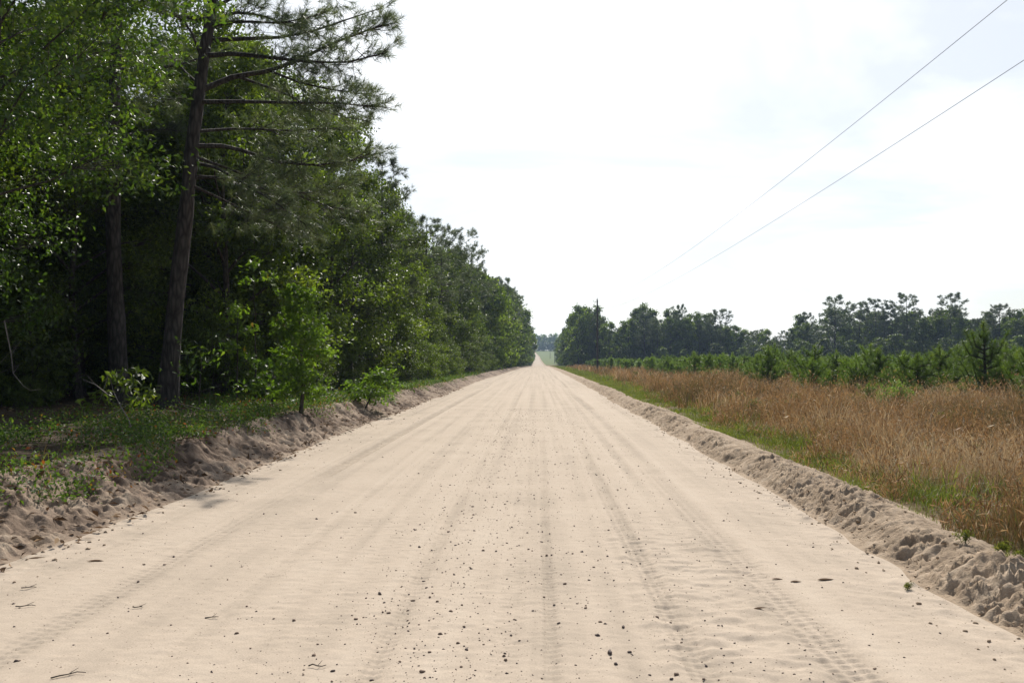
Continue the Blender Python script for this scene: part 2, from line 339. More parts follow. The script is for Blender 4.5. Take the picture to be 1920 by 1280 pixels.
OVAL = (np.array([(0, 0, 0), (.5, -.5, .10), (1, 0, -.06), (.5, .5, .10)]), np.array([(0, 2, 1), (0, 3, 2)]))
OBOV = (np.array([(0, 0, 0), (.35, -.22, .05), (.72, -.5, .09), (1, 0, -.02), (.72, .5, .09), (.35, .22, .05), (.5, 0, 0)]),
        np.array([(6, 1, 0), (6, 2, 1), (6, 3, 2), (6, 4, 3), (6, 5, 4), (6, 0, 5)]))
_h = [(.05, .03), (.28, .10), (.36, .40), (.46, .13), (.62, .52), (.70, .15), (.86, .30)]
_lv = [(0, 0, 0)] + [(u, v, .12*v) for u, v in _h] + [(1, 0, -.08)] + [(u, -v, .12*v) for u, v in _h[::-1]] + [(.5, 0, 0)]
LOBED = (np.array(_lv), np.array([(16, i, (i+1) % 16) for i in range(16)]))
BLADE = (np.array([(0, -.5, 0), (0, .5, 0), (.5, .42, .05), (.5, -.42, .05), (1, 0, -.08)]), None)

def leaf_geo(g, P, D, Nn, Ln, Wd, tmpl, tint):
    tv, tt = tmpl; k = len(tv)
    D = unit(D); S = unit(np.cross(D, Nn)); N2 = np.cross(S, D)
    V = P[:, None] + (tv[None, :, 0:1]*Ln[:, None, None])*D[:, None] + (tv[None, :, 1:2]*Wd[:, None, None])*S[:, None] + (tv[None, :, 2:3]*Ln[:, None, None])*N2[:, None]
    T = (tt[None] + (np.arange(len(P))*k)[:, None, None]).reshape(-1, 3)
    g.add(V.reshape(-1, 3), T=T, tint=np.repeat(tint, k))

def cluster_leaves(rng, g, C, O, per, sig, leaf, tmpl=OVAL, wr=.55, up=.55, ctint=None):
    """C cluster centres, O outward dirs"""
    n = len(C)*per; ci = np.repeat(np.arange(len(C)), per)
    offs = rng.normal(size=(n, 3))*np.array([sig, sig, sig*.6])
    P = C[ci] + offs
    Nn = unit(O[ci]*.45 + np.array([0, 0, up]) + rng.normal(size=(n, 3))*.55)
    D = unit(O[ci]*.5 + rng.normal(size=(n, 3))*.7 + np.array([0, 0, -.15]))
    Ln = leaf*rng.uniform(.65, 1.25, n); Wd = Ln*wr*rng.uniform(.8, 1.2, n)
    ct = rng.uniform(.15, .75, len(C)) if ctint is None else ctint
    t = np.clip(ct[ci] + rng.normal(size=n)*.14, 0, 1)
    leaf_geo(g, P - D*Ln[:, None]*.5, D, Nn, Ln, Wd, tmpl, t)

def broadleaf(seed, H, base, Rr, nl=14, ncl=26, per=26, sig=.22, leaf=.1, tr=.11, mat='leaf', tmpl=OVAL, lobe=(.30, .46), lean=(0, 0), twigs=True, wr=.55, bark='bark'):
    rng = np.random.default_rng(seed); tg = Geo(); cg = Geo()
    n = 9; zz = np.linspace(-.15, H*.86, n); wob = np.cumsum(rng.normal(size=(n, 2))*.05*H/n, axis=0)
    P = np.stack([wob[:, 0] + lean[0]*zz/H, wob[:, 1] + lean[1]*zz/H, zz], 1); P[:, :2] -= P[0, :2]
    rad = tr*np.linspace(1, .16, n)**.9; rad[0] *= 1.35
    tg.add(*tube(P, rad, 8))
    for i in range(nl):
        t = (i + rng.uniform(.1, .9))/nl
        h = base + (H-base)*t
        env = Rr*(.50 + .55*math.sin(math.pi*min(1, .12 + .80*t**.85)))*(1 if t < .75 else (1-(t-.75)*2.0))
        a = i*2.4 + rng.uniform(-.5, .5); rr = env*rng.uniform(.35, .85)
        lr = Rr*rng.uniform(*lobe)*(1.05-.35*t)
        hz = np.clip(h - rr*.45, base*.6+.15, P[-1, 2]*.98)
        k = np.array([np.interp(hz, P[:, 2], P[:, 0]), np.interp(hz, P[:, 2], P[:, 1]), hz])
        c = np.array([k[0] + rr*math.cos(a), k[1] + rr*math.sin(a), h])
        mid = (k+c)/2 + np.array([0, 0, .12*rr]) + rng.normal(size=3)*.05*Rr
        b0 = np.interp(hz, P[:, 2], rad)*.55
        tg.add(*tube(np.array([k, (k+mid)/2+[0, 0, .02], mid, c]), [b0, b0*.75, b0*.55, b0*.25], 5))
        d = rndunit(rng, ncl); d[:, 2] = d[:, 2]*.9 + .12
        C = c + d*lr*np.array([1, 1, .72])*(.35 + .65*rng.uniform(0, 1, (ncl, 1))**.45)
        C[:, 2] = np.maximum(C[:, 2], .12)
        O = unit(C - (k*.5 + c*.5) + 1e-3)
        lt = rng.uniform(-.12, .12)
        cluster_leaves(rng, cg, C, O, per, sig, leaf, tmpl, wr, ctint=np.clip(rng.uniform(.15, .7, ncl)+lt, 0, 1))
        if twigs:
            for q in range(0, ncl, 3):
                tg.add(*tube(np.array([c*.7+k*.3, (c+C[q])/2 + rng.normal(size=3)*.05, C[q]]), [b0*.25, b0*.16, .004], 4))
    return dict(trunk=tg.mesh('trunk', [M[bark]], True), crown=cg.mesh('crown', [M[mat]]), H=H, geo=cg, tgeo=tg)

def needles(rng, g, C, D, per, length, width, spread=.9, droop=.1, tint=None, reach=.12):
    n = len(C)*per; ci = np.repeat(np.arange(len(C)), per)
    d = unit(D[ci]*.75 + rng.normal(size=(n, 3))*spread*.55 + np.array([0, 0, -droop]))
    p = C[ci] + D[ci]*rng.uniform(-reach, reach*.4, (n, 1))
    L = length*rng.uniform(.7, 1.15, (n, 1)); s = unit(np.cross(d, rng.normal(size=(n, 3))))*width*.5
    V = np.stack([p-s, p+s, p+d*L], 1).reshape(-1, 3)
    T = np.arange(n*3).reshape(-1, 3)
    ct = rng.uniform(.1, .8, len(C)) if tint is None else tint
    g.add(V, T=T, tint=np.repeat(np.clip(ct[ci]+rng.normal(size=n)*.12, 0, 1), 3))

def pine_limb(rng, tg, cg, path, r0, ntw, twl, per, nlen, nw, start=.3, sub=3, spread=.9, twig_sides=3):
    path = np.asarray(path, float); s = np.linspace(0, 1, len(path))
    ss = np.linspace(0, 1, max(6, len(path)*2)); P = np.stack([np.interp(ss, s, path[:, i]) for i in range(3)], 1)
    tg.add(*tube(P, r0*np.linspace(1, .18, len(P)), 6))
    C = []; D = []
    for q in range(ntw):
        u = start + (1-start)*(q+rng.uniform(0, 1))/ntw
        b = np.array([np.interp(u, s, path[:, i]) for i in range(3)])
        ax = unit(np.array([np.interp(min(1, u+.08), s, path[:, i]) - np.interp(max(0, u-.08), s, path[:, i]) for i in range(3)]))
        dr = unit(ax*.75 + rng.normal(size=3)*np.array([.7, .8, .45]) + np.array([0, 0, .14]))
        ln = twl*rng.uniform(.5, 1.15)*(1.1-.45*u)
        m = b + dr*ln*.55 + rng.normal(size=3)*.05*ln; e = m + unit(dr + np.array([0, 0, .35]))*ln*.45
        tg.add(*tube(np.array([b, m, e]), [max(.006, r0*.22), .006, .004], twig_sides))
        for k in range(sub):
            f = 1 - k*.28
            pt = b + (m-b)*min(1, f/.55) if f < .55 else m + (e-m)*(f-.55)/.45
            C.append(pt + rng.normal(size=3)*.06*(k > 0)); D.append(unit(dr + np.array([0, 0, .3]) + rng.normal(size=3)*.35*(k > 0)))
            if k > 0:
                C.append(pt + rndunit(rng, 1)[0]*twl*.25); D.append(unit(dr + rng.normal(size=3)*.7 + np.array([0, 0, .2])))
    C.append(path[-1]); D.append(unit(path[-1]-path[-2]))
    needles(rng, cg, np.array(C), np.array(D), per, nlen, nw, spread)

def pine(seed, H, base, Rr, nbr=26, ntw=7, per=16, nlen=.24, nw=.02, tr=.2, sub=2, twl=.8, flat=.75):
    rng = np.random.default_rng(seed); tg = Geo(); cg = Geo()
    n = 9; zz = np.linspace(-.2, H*.97, n); wob = np.cumsum(rng.normal(size=(n, 2))*.025*H/n, axis=0)
    P = np.stack([wob[:, 0], wob[:, 1], zz], 1); P[:, :2] -= P[0, :2]; rad = tr*np.linspace(1, .12, n); rad[0] *= 1.2
    tg.add(*tube(P, rad, 9))
    for i in range(nbr):
        t = (i+rng.uniform(0, .9))/nbr; h = base + (H-base)*t**.9*.96
        k = np.array([np.interp(h, P[:, 2], P[:, 0]), np.interp(h, P[:, 2], P[:, 1]), h])
        L = Rr*(.55 + .6*math.sin(math.pi*(.15+.75*t)))*(1.05-.55*t**2)*rng.uniform(.65, 1.15)
        a = i*2.4 + rng.uniform(-.4, .4); up = rng.uniform(-.05, .28) + .5*t*t
        d = np.array([math.cos(a), math.sin(a), 0])
        path = [k, k + d*L*.4 + np.array([0, 0, up*L*.25]), k + d*L*.75 + np.array([0, 0, up*L*.55]), k + d*L + np.array([0, 0, up*L])]
        pine_limb(rng, tg, cg, path, np.interp(h, P[:, 2], rad)*.35+.01, ntw, twl*L/Rr+.15, per, nlen, nw, .35, sub)
    needles(rng, cg, np.array([P[-1]]), np.array([[0, 0, 1.]]), 40, nlen*1.2, nw)
    return dict(trunk=tg.mesh('trunk', [M['bark_pine']], True), crown=cg.mesh('crown', [M['needle']]), H=H, geo=cg, tgeo=tg)

def young_pine(seed, H=2.0, Rr=.75, per=26, nw=.011, nlen=.21, step=.07, mat='needle_young'):
    rng = np.random.default_rng(seed); tg = Geo(); cg = Geo()
    P = np.array([(0, 0, -.05), (rng.normal()*.02, rng.normal()*.02, H*.4), (rng.normal()*.04, rng.normal()*.04, H*.75), (rng.normal()*.03, rng.normal()*.03, H)])
    tg.add(*tube(P, [.028*H, .02*H, .011*H, .005], 6))
    C = []; D = []; tn = []
    def brush(p0, p1, t0, dens=1.):
        L = np.linalg.norm(p1-p0); m = max(2, int(L/step*dens)); ax = unit(p1-p0)
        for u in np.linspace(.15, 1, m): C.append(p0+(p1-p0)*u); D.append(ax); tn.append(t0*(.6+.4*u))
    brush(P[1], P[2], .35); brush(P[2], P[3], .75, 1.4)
    nb = int(8 + H*6)
    for i in range(nb):
        t = (i+rng.uniform(0, .8))/nb; h = H*(.10 + .74*t)
        k = np.array([np.interp(h, P[:, 2], P[:, 0]), np.interp(h, P[:, 2], P[:, 1]), h])
        L = Rr*(1.05-.70*t)*rng.uniform(.5, 1.2); a = i*2.4 + rng.uniform(-.4, .4)
        d = np.array([math.cos(a), math.sin(a), .25]); m = k + d*L*.6; e = m + np.array([d[0]*L*.3, d[1]*L*.3, L*.55])
        tg.add(*tube(np.array([k, m, e]), [.012*H, .008*H, .004], 4))
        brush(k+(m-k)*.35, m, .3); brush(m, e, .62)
        for s in range(2):
            q = k + (m-k)*rng.uniform(.4, .9); e2 = q + np.array([d[0]*.2+rng.normal()*.3, d[1]*.2+rng.normal()*.3, .55])*L*rng.uniform(.35, .6)
            brush(q, e2, .55)
    C = np.array(C); D = np.array(D)
    needles(rng, cg, C, D, per, nlen, nw, 1.25, -.05, np.clip(np.array(tn)+rng.normal(size=len(tn))*.1, 0, 1), .06)
    return dict(trunk=tg.mesh('trunk', [M['bark']], True), crown=cg.mesh('crown', [M[mat]]), H=H, geo=cg, tgeo=tg)

def place(proto, name, x, y, rz=0, s=1.0, label=None, cat='tree', group=None, zoff=-.03, crown_name='crown', tilt=None):
    o = bpy.data.objects.new(name, None); COL.objects.link(o); o.empty_display_size = .3
    o.location = (x, y, float(Hb(x, y)) + zoff); o.rotation_euler = (*(tilt or (0, 0)), rz)
    o.scale = s if isinstance(s, (tuple, list)) else (s, s, s)
    tag(o, label, cat, group)
    link('trunk', proto['trunk'], o); link(crown_name, proto['crown'], o)
    return o

def px2w(px, d): return (px-VX)/F*d

# ------------------------------------------------------------------ left wood: the two big pines
rngp = np.random.default_rng(5)
def big_pine(name, label, base_px, d, trunk_px, r_base, top, limbs, seed, rand_limbs=0):
    rng = np.random.default_rng(seed)
    x0 = px2w(base_px, d); z0 = float(Hb(x0, d)) - .08
    o = bpy.data.objects.new(name, None); COL.objects.link(o); o.location = (x0, d, z0); tag(o, label, 'tree', None)
    pts = [(px2w(px, d)-x0, 0, EYE-(py-VY)/F*d - z0) for px, py in trunk_px]
    pts = [(0, 0, 0)] + pts + [(pts[-1][0]+.25, .1, (pts[-1][2]+top)/2), (pts[-1][0]+.3, .2, top)]
    P = np.array(pts); s = np.linspace(0, 1, 30); zk = P[:, 2]
    zz = zk[0] + (zk[-1]-zk[0])*s
    PP = np.stack([np.interp(zz, zk, P[:, 0]), np.interp(zz, zk, P[:, 1]), zz], 1)
    rad = r_base*(1-.88*s**1.1); rad[0] *= 1.45; rad[1] *= 1.12
    rad *= 1 + .05*rng.normal(size=30)
    tg = Geo(); cg = Geo(); tg.add(*tube(PP, rad, 14))
    for pth, r0, ntw, twl, start in limbs:
        W = [(px2w(px, d+dd)-x0, dd, EYE-(py-VY)/F*(d+dd)-z0) for px, py, dd in pth]
        pine_limb(rng, tg, cg, W, r0, int(ntw*1.3), twl*1.15, 30, .23, .0095, start, 2, .95)
    for i in range(rand_limbs):
        t = i/max(1, rand_limbs); h = top*(.52+.46*t); k = np.array([np.interp(h, PP[:, 2], PP[:, j]) for j in range(3)])
        a = i*2.4+.5; L = 3.6*(1.1-.7*t)*rng.uniform(.7, 1.1); dv = np.array([math.cos(a), math.sin(a), 0])
        pine_limb(rng, tg, cg, [k, k+dv*L*.5+[0, 0, .1*L], k+dv*L+[0, 0, .35*L]], .06, 9, .9, 26, .23, .012, .35, 3, 1.0)
    link('trunk', tg.mesh('trunk', [M['bark_pine']], True), o); link('crown', cg.mesh('crown', [M['needle']]), o)
    return o
big_pine('pine_tree', 'big leaning dark barked pine with long horizontal branches reaching over the road', 305, 21.0,
  [(322, 560), (338, 420), (352, 260), (366, 150), (378, 60), (390, 0)], .215, 16.5,
  [([(374, 96, 0), (430, 92, -.2), (500, 100, -.5), (560, 108, -.8), (640, 112, -1.1), (715, 95, -1.3)], .065, 34, .75, .30),
   ([(372, 160, 0), (430, 136, .2), (500, 126, .4), (560, 103, .5), (610, 78, .6), (680, 52, .6), (722, 40, .6)], .075, 40, .85, .36),
   ([(500, 126, .4), (560, 150, .2), (630, 165, .1), (700, 175, 0)], .035, 24, .6, .2),
   ([(440, 137, .2), (520, 165, .6), (600, 205, .9), (690, 225, 1.1)], .035, 24, .65, .3),
   ([(368, 184, 0), (450, 184, -.3), (540, 187, -.6), (620, 188, -.8), (700, 195, -1.0)], .055, 28, .7, .45),
   ([(360, 268, 0), (410, 268, .2), (450, 278, .4), (510, 298, .7), (580, 307, .9), (650, 300, 1.0), (690, 285, 1.0)], .06, 42, .95, .32),
   ([(357, 300, 0), (400, 310, -.4), (450, 340, -.8), (510, 375, -1.1), (570, 420, -1.3)], .045, 34, .8, .35),
   ([(357, 326, 0), (420, 330, .2), (480, 350, .5), (560, 360, .9), (640, 350, 1.2)], .04, 30, .85, .4),
   ([(360, 290, 0), (430, 315, .6), (520, 350, 1.2), (610, 385, 1.8), (690, 395, 2.2)], .04, 40, 1.0, .3),
   ([(355, 345, 0), (420, 375, .5), (500, 415, 1.0), (580, 440, 1.5)], .035, 34, .95, .3),
   ([(362, 240, 0), (440, 235, .8), (530, 240, 1.5), (640, 235, 2.2)], .04, 36, 1.0, .35),
   ([(356, 330, 0), (395, 328, .1), (415, 331, .1)], .03, 2, .3, .8),
   ([(378, 50, 0), (420, 12, .4), (480, 18, .8), (540, 42, 1.2), (600, 60, 1.4)], .05, 26, .7, .3),
   ([(380, 40, 0), (440, 30, -.4), (520, 35, -.9), (590, 20, -1.2)], .05, 22, .7, .3),
   ([(385, 10, 0), (450, -30, .2), (540, -50, .5), (620, -20, .8)], .05, 30, .8, .3),
   ([(368, 155, 0), (335, 125, .3), (310, 95, .6), (270, 90, .9)], .035, 12, .7, .4),
   ([(366, 185, 0), (330, 175, -.2), (280, 185, -.5)], .03, 10, .7, .3),
   ([(372, 110, 0), (345, 40, -.4), (300, 0, -.8)], .04, 12, .8, .3)], 11, 16)
big_pine('pine_tree', 'second big pine with straight dark trunk standing left of the leaning pine', 216, 23.3,
  [(206, 560), (200, 420), (200, 270), (202, 120), (205, 0)], .235, 16.5,
  [([(203, 330, 0), (160, 310, .5), (110, 300, 1), (60, 310, 1.3)], .05, 16, .8, .4),
   ([(203, 260, 0), (240, 240, .5), (290, 235, 1), (330, 240, 1.3)], .045, 14, .8, .4)], 12, 12)

# ------------------------------------------------------------------ left wood: close oaks and saplings, one by one
oak_over = broadleaf(101, 12.5, 4.4, 4.2, nl=34, ncl=36, per=34, sig=.24, leaf=.115, tr=.075, mat='leaf_near', tmpl=OBOV, lobe=(.22, .34), lean=(.9, .3), wr=.5)
place(oak_over, 'oak_tree', -9.25, 14.2, .4, 1, 'tall oak at the left edge with glossy leaves hanging in front of the pine', 'tree')
oak_low = broadleaf(102, 7.2, 1.9, 2.7, nl=20, ncl=22, per=20, sig=.22, leaf=.10, tr=.06, mat='leaf_near', tmpl=OBOV, lobe=(.22, .34), wr=.5)
place(oak_low, 'oak_tree', -11.0, 17.0, 1.1, 1, 'smaller shaded oak below the tall one at the left edge of the wood', 'tree')
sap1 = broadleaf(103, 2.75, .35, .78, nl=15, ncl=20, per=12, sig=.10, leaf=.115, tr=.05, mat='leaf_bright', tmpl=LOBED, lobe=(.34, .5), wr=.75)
place(sap1, 'oak_sapling', px2w(561, 20.3), 20.3, 1.0, 1, 'bright green oak sapling standing alone on top of the left bank', 'sapling')
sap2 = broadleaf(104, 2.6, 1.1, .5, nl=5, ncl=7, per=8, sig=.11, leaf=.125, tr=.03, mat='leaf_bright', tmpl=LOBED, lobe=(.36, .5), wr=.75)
place(sap2, 'oak_sapling', px2w(440, 22.5), 22.5, 2.0, 1, 'slender oak sapling between the leaning pine and the bright sapling', 'sapling')
sap3 = broadleaf(105, 1.75, .6, .85, nl=6, ncl=6, per=5, sig=.12, leaf=.14, tr=.018, mat='leaf_near', tmpl=OBOV, lobe=(.3, .45), wr=.36)
o = place(sap3, 'hickory_sapling', px2w(366, 18.6), 18.6, .3, 1, 'thin stemmed sapling with drooping leaves in front of the leaning pine', 'sapling')
sap4 = broadleaf(106, 1.0, .25, .62, nl=6, ncl=7, per=6, sig=.11, leaf=.18, tr=.02, mat='leaf', tmpl=OBOV, lobe=(.3, .45), wr=.36)
place(sap4, 'hickory_sapling', px2w(222, 17.5), 17.5, 1.3, 1, 'low dark sapling with long leaves before the straight pine trunk', 'sapling')
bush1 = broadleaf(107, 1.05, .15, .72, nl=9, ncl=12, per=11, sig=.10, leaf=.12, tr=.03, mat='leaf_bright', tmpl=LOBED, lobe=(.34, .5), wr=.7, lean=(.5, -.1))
place(bush1, 'oak_bush', px2w(680, 26.0), 26.0, .2, (1.05, 1, 1), 'small bright green bush leaning over the left sand bank', 'bush')
sap5 = broadleaf(108, 3.7, 2.9, .5, nl=3, ncl=5, per=7, sig=.13, leaf=.16, tr=.03, mat='leaf_bright', tmpl=LOBED, lobe=(.34, .48), wr=.75)
place(sap5, 'oak_sapling', px2w(478, 23.5), 23.5, 3.0, 1, 'tall thin oak sapling with bright leaves high above the bank', 'sapling')
sap6 = broadleaf(109, 1.3, .25, .8, nl=6, ncl=8, per=9, sig=.12, leaf=.15, tr=.025, mat='leaf_near', tmpl=LOBED, lobe=(.34, .5), wr=.75)
place(sap6, 'oak_sapling', px2w(508, 22), 22.0, .9, 1, 'low spreading dark green oak sapling left of the bright sapling', 'sapling')

# ------------------------------------------------------------------ left wood: the mass of trees
near = [broadleaf(201, 9.0, .8, 2.9, 30, 24, 34, .19, .125, .11, lobe=(.20, .32)), broadleaf(202, 10.5, 2.2, 3.1, 32, 24, 34, .20, .13, .13, lobe=(.20, .32)), broadleaf(203, 8.2, .5, 2.7, 28, 24, 34, .18, .12, .10, lobe=(.20, .32))]
tall = [broadleaf(211, 14.0, 3.6, 3.6, 30, 24, 26, .26, .16, .16, lobe=(.22, .34)), broadleaf(212, 13.0, 2.6, 3.4, 30, 24, 26, .26, .16, .15, lobe=(.22, .34))]
shrub = [broadleaf(221, 3.2, .3, 1.5, 13, 15, 22, .15, .11, .04, lobe=(.24, .38)), broadleaf(222, 2.4, .15, 1.3, 11, 15, 22, .14, .11, .03, lobe=(.26, .4)), broadleaf(223, 4.4, .7, 1.5, 14, 15, 22, .16, .11, .045, lobe=(.22, .36))]
mid = [broadleaf(231, 10.0, .6, 3.0, 28, 18, 22, .25, .22, .13, lobe=(.20, .32)), broadleaf(232, 10.0, 1.4, 3.2, 28, 18, 22, .26, .22, .13, lobe=(.20, .32))]
far = [broadleaf(241, 10.0, .3, 3.2, 26, 12, 16, .32, .40, .15, twigs=False, lobe=(.2, .32)), broadleaf(242, 10.0, .8, 3.0, 26, 12, 16, .32, .40, .15, twigs=False, lobe=(.2, .32)), broadleaf(243, 10.0, .3, 3.6, 30, 12, 16, .32, .40, .15, twigs=False, lobe=(.2, .3))]
pmid = [pine(251, 14, 5.5, 2.6, 30, 9, 18, .30, .022, .18, 2), pine(252, 13, 4.5, 2.4, 28, 9, 18, .30, .022, .17, 2)]
pfar = [pine(261, 14, 6.0, 2.7, 30, 8, 13, .42, .055, .2, 2, twl=1.0), pine(262, 14, 5.0, 3.0, 34, 8, 13, .42, .055, .2, 2, twl=1.0), pine(263, 14, 7.4, 2.5, 26, 8, 13, .42, .055, .18, 2, twl=1.0)]

rg = np.random.default_rng(77)
G1 = 'broadleaf trees walling the left side of the road'; L1 = 'sunlit leafy tree in the green wall of trees along the left of the road'
G2 = 'trees deep inside the left wood'; L2 = 'shaded leafy tree deep in the dark wood left of the road'
G3 = 'understory shrubs in the left wood'; L3 = 'leafy understory shrub in the shade beneath the trees of the left wood'
G4 = 'pines rising behind the left tree wall'; L4 = 'dark pine rising behind the leafy tree wall left of the road'
G5 = 'far trees at the left of the road'; L5 = 'distant tree far down the left side of the sandy road'
G6 = 'bushes along the left bank top'; L6 = 'low sunlit bush on the left bank at the foot of the tree wall'
# front row, heights follow the falling tree line; a few get labels of their own
front_y = [27.5, 31, 34.5, 38, 41.5, 45.5, 50, 54.5, 59, 64, 69, 75, 81, 88, 95, 103, 111, 120]
for i, y in enumerate(front_y):
    Ht = np.interp(y, [24, 30, 36, 44, 60, 90, 125], [9.5, 10.5, 11.0, 9.2, 8.8, 10.2, 12.2])*rg.uniform(.86, 1.12)
    x = -8.7 + rg.uniform(-.5, .3) + (.5 if y > 40 else 0) - (.6 if y < 32 else 0)
    pr = near[i % 3] if y < 62 else mid[i % 2]
    s = Ht/pr['H']; sx = s*np.interp(y, [25, 60, 125], [1.0, .95, .85])
    place(pr, 'broadleaf_tree', x, y, rg.uniform(0, 6), (sx, sx, s), L1, 'tree', G1)
for y, x, H_ in ((43.5, -7.4, 10.8), (50.5, -8.6, 10.4), (63, -7.6, 11.2), (72, -7.6, 11.8), (90, -7.6, 14.0), (106, -7.6, 14.2)):
    place(pmid[int(y) % 2], 'pine_tree', x, y, y*1.7, H_/pmid[int(y) % 2]['H'], L4, 'tree', G4)
# second row, taller, mixed with pines
for y in np.arange(25, 130, 5.0):
    x = -12.2 + rg.uniform(-.9, .9); yy = y + rg.uniform(-1.5, 1.5)
    if rg.uniform() < .42 and y > 34:
        pr = pmid[rg.integers(2)]; s = np.interp(yy, [30, 60, 125], [9.4, 11.5, 15])/pr['H']*rg.uniform(.9, 1.12)
        place(pr, 'pine_tree', x+1.0, yy, rg.uniform(0, 6), s, L4, 'tree', G4)
    else:
        pr = tall[rg.integers(2)] if y < 60 else mid[rg.integers(2)]
        s = np.interp(yy, [25, 60, 125], [10.5, 11, 14])/pr['H']*rg.uniform(.9, 1.1)
        place(pr, 'broadleaf_tree', x, yy, rg.uniform(0, 6), (s*.95, s*.95, s), L2, 'tree', G2)
# deep rows near
pts = []
for k in range(4000):
    y = rg.uniform(15, 62); x = rg.uniform(-40, -10.5)
    if x < -.66*y - 4 or (x > -13.5 and y > 24): continue
    if x > -10.8 and y < 27: continue
    if abs(x+12.5) < 1.6 and 20 < y < 28.5: continue
    if y < 28.5 and x > -.50*y - 3.2: continue      # keep the ground round the big pines open
    if any((x-a)**2 + (y-b)**2 < 3.1**2 for a, b in pts): continue
    pts.append((x, y))
for (x, y) in pts:
    pr = (tall + near)[rg.integers(5)]; s = rg.uniform(10.5, 14.5)/pr['H']
    s = min(s, 1.35)
    place(pr, 'broadleaf_tree', x, y, rg.uniform(0, 6), s, L2, 'tree', G2)
for x, y, k in ((-10.6, 29.5, 0), (-14.3, 26.5, 1), (-16.6, 24, 0), (-11.6, 33, 1), (-15, 31, 0), (-18.5, 28, 1), (-16.0, 20.5, 1), (-13.0, 16.5, 0)):
    place(tall[k], 'broadleaf_tree', x, y, rg.uniform(0, 6), (.9, .9, rg.uniform(.85, 1.0)), L2, 'tree', G2)
for k in range(14):
    y = rg.uniform(25.5, 31); x = -rg.uniform(.44, .62)*y
    sz_ = rg.uniform(.5, .8); place(near[k % 3], 'broadleaf_tree', x, y, rg.uniform(0, 6), sz_, L2, 'tree', G2)
# understory
sp = []
for k in range(5000):
    y = rg.uniform(22, 60); x = rg.uniform(-34, -9.2)
    if x < -.64*y - 2 or (x > -13 and y > 32): continue
    if y < 29 and x > -.47*y - 1.6: continue
    if any((x-a)**2 + (y-b)**2 < 1.9**2 for a, b in sp): continue
    sp.append((x, y))
for px, d, sz_ in ((345, 25.5, .62), (395, 25.0, .55), (460, 25.6, .7), (505, 26.5, .7), (140, 25.0, .6), (60, 24.0, .7), (265, 26.5, .6), (545, 27.5, .6)):
    place(shrub[int(px) % 3], 'understory_shrub', px2w(px, d), d, px*1.3, sz_, L3, 'shrub', G3)
for k in range(16):
    y = rg.uniform(18.5, 26); x = -rg.uniform(.46, .62)*y - 1.2; sz_ = rg.uniform(.22, .42)
    place(shrub[k % 3], 'understory_shrub', x, y, rg.uniform(0, 6), sz_, L3, 'shrub', G3)
for (x, y) in sp[:120]:
    place(shrub[rg.integers(3)], 'understory_shrub', x, y, rg.uniform(0, 6), rg.uniform(.8, 1.35), L3, 'shrub', G3)
# bushes at the foot of the wall
for y in np.concatenate([np.arange(28.5, 70, 2.1), np.arange(70, 120, 4.0)]):
    x = float(xl(np.array(y))) - np.interp(y, [28, 50, 120], [2.6, 1.9, 1.6]) - rg.uniform(0, .7)
    s = rg.uniform(.45, .95)*np.interp(y, [28, 60], [.75, 1.1])
    place(shrub[rg.integers(3)], 'bush', x, y+rg.uniform(-.5, .5), rg.uniform(0, 6), s, L6, 'bush', G6)
# far left
for y in np.concatenate([np.arange(124, 230, 6.5), np.arange(230, 420, 10.0)]):
    for row in range(2):
        x = float(xl(np.array(y))) - 3.2 - row*4.5 + rg.uniform(-.7, .7)
        Ht = np.interp(y, [120, 180, 260, 400], [12, 14.5, 15, 15]) * (1 + .12*row)*rg.uniform(.8, 1.14)
        if rg.uniform() < (.7 if row else .25):
            pr = pfar[rg.integers(3)]; place(pr, 'pine_tree', x, y+rg.uniform(-2, 2), rg.uniform(0, 6), Ht*1.05/pr['H'], L5, 'tree', G5)
        else:
            pr = far[rg.integers(3)]; s = Ht/pr['H']; place(pr, 'broadleaf_tree', x, y+rg.uniform(-2, 2), rg.uniform(0, 6), (s*.85, s*.85, s), L5, 'tree', G5)

for y in np.arange(428, 760, 13.0):
    x = float(xl(np.array(y))) - 3.0 + rg.uniform(-.5, .5); pr = far[rg.integers(3)]; s = rg.uniform(12, 15)/pr['H']
    place(pr, 'broadleaf_tree', x, y, rg.uniform(0, 6), (s*.85, s*.85, s), L5, 'tree', G5)

# ------------------------------------------------------------------ right forest beyond the plantation
SKYX = [1040, 1062, 1080, 1095, 1110, 1122, 1140, 1165, 1190, 1205, 1222, 1240, 1258, 1272, 1300, 1325, 1348, 1365, 1385, 1400, 1430, 1450, 1470, 1490, 1508, 1530, 1548, 1560, 1580, 1605, 1635, 1650, 1665, 1693, 1715, 1740, 1755, 1773, 1800, 1830, 1860, 1890, 1920, 1960, 2020, 2100]
SKYY = [640, 612, 597, 580, 576, 578, 596, 598, 582, 573, 585, 594, 582, 574, 588, 590, 580, 606, 614, 613, 614, 624, 618, 596, 586, 596, 600, 557, 588, 570, 563, 582, 573, 554, 578, 586, 574, 554, 584, 584, 572, 585, 577, 580, 575, 580]
FG = 'forest edge across the young pine field'
PINES_AT = {1348: 'narrow crowned pine standing above the round trees of the far forest', 1560: 'tallest bare-stemmed pine at the left of the far pine group', 1605: 'flat crowned far pine just right of the tallest left pine', 1635: 'tall far pine in the middle of the group of tall pines',
            1665: 'shorter far pine between two taller pines of the far forest edge', 1693: 'tall wide crowned far pine right of the middle of the pine group', 1773: 'tall layered pine at the right end of the far pine group', 1860: 'far pine with a broad top near the right edge of the photo'}
FR = np.random.default_rng(9)
def front(px):     # distance of the forest front along a picture column; the wood's edge runs slightly nearer on the right
    return np.interp(px, [1040, 1070, 1110, 1400, 1700, 2100], [430, 260, 232, 225, 200, 172])
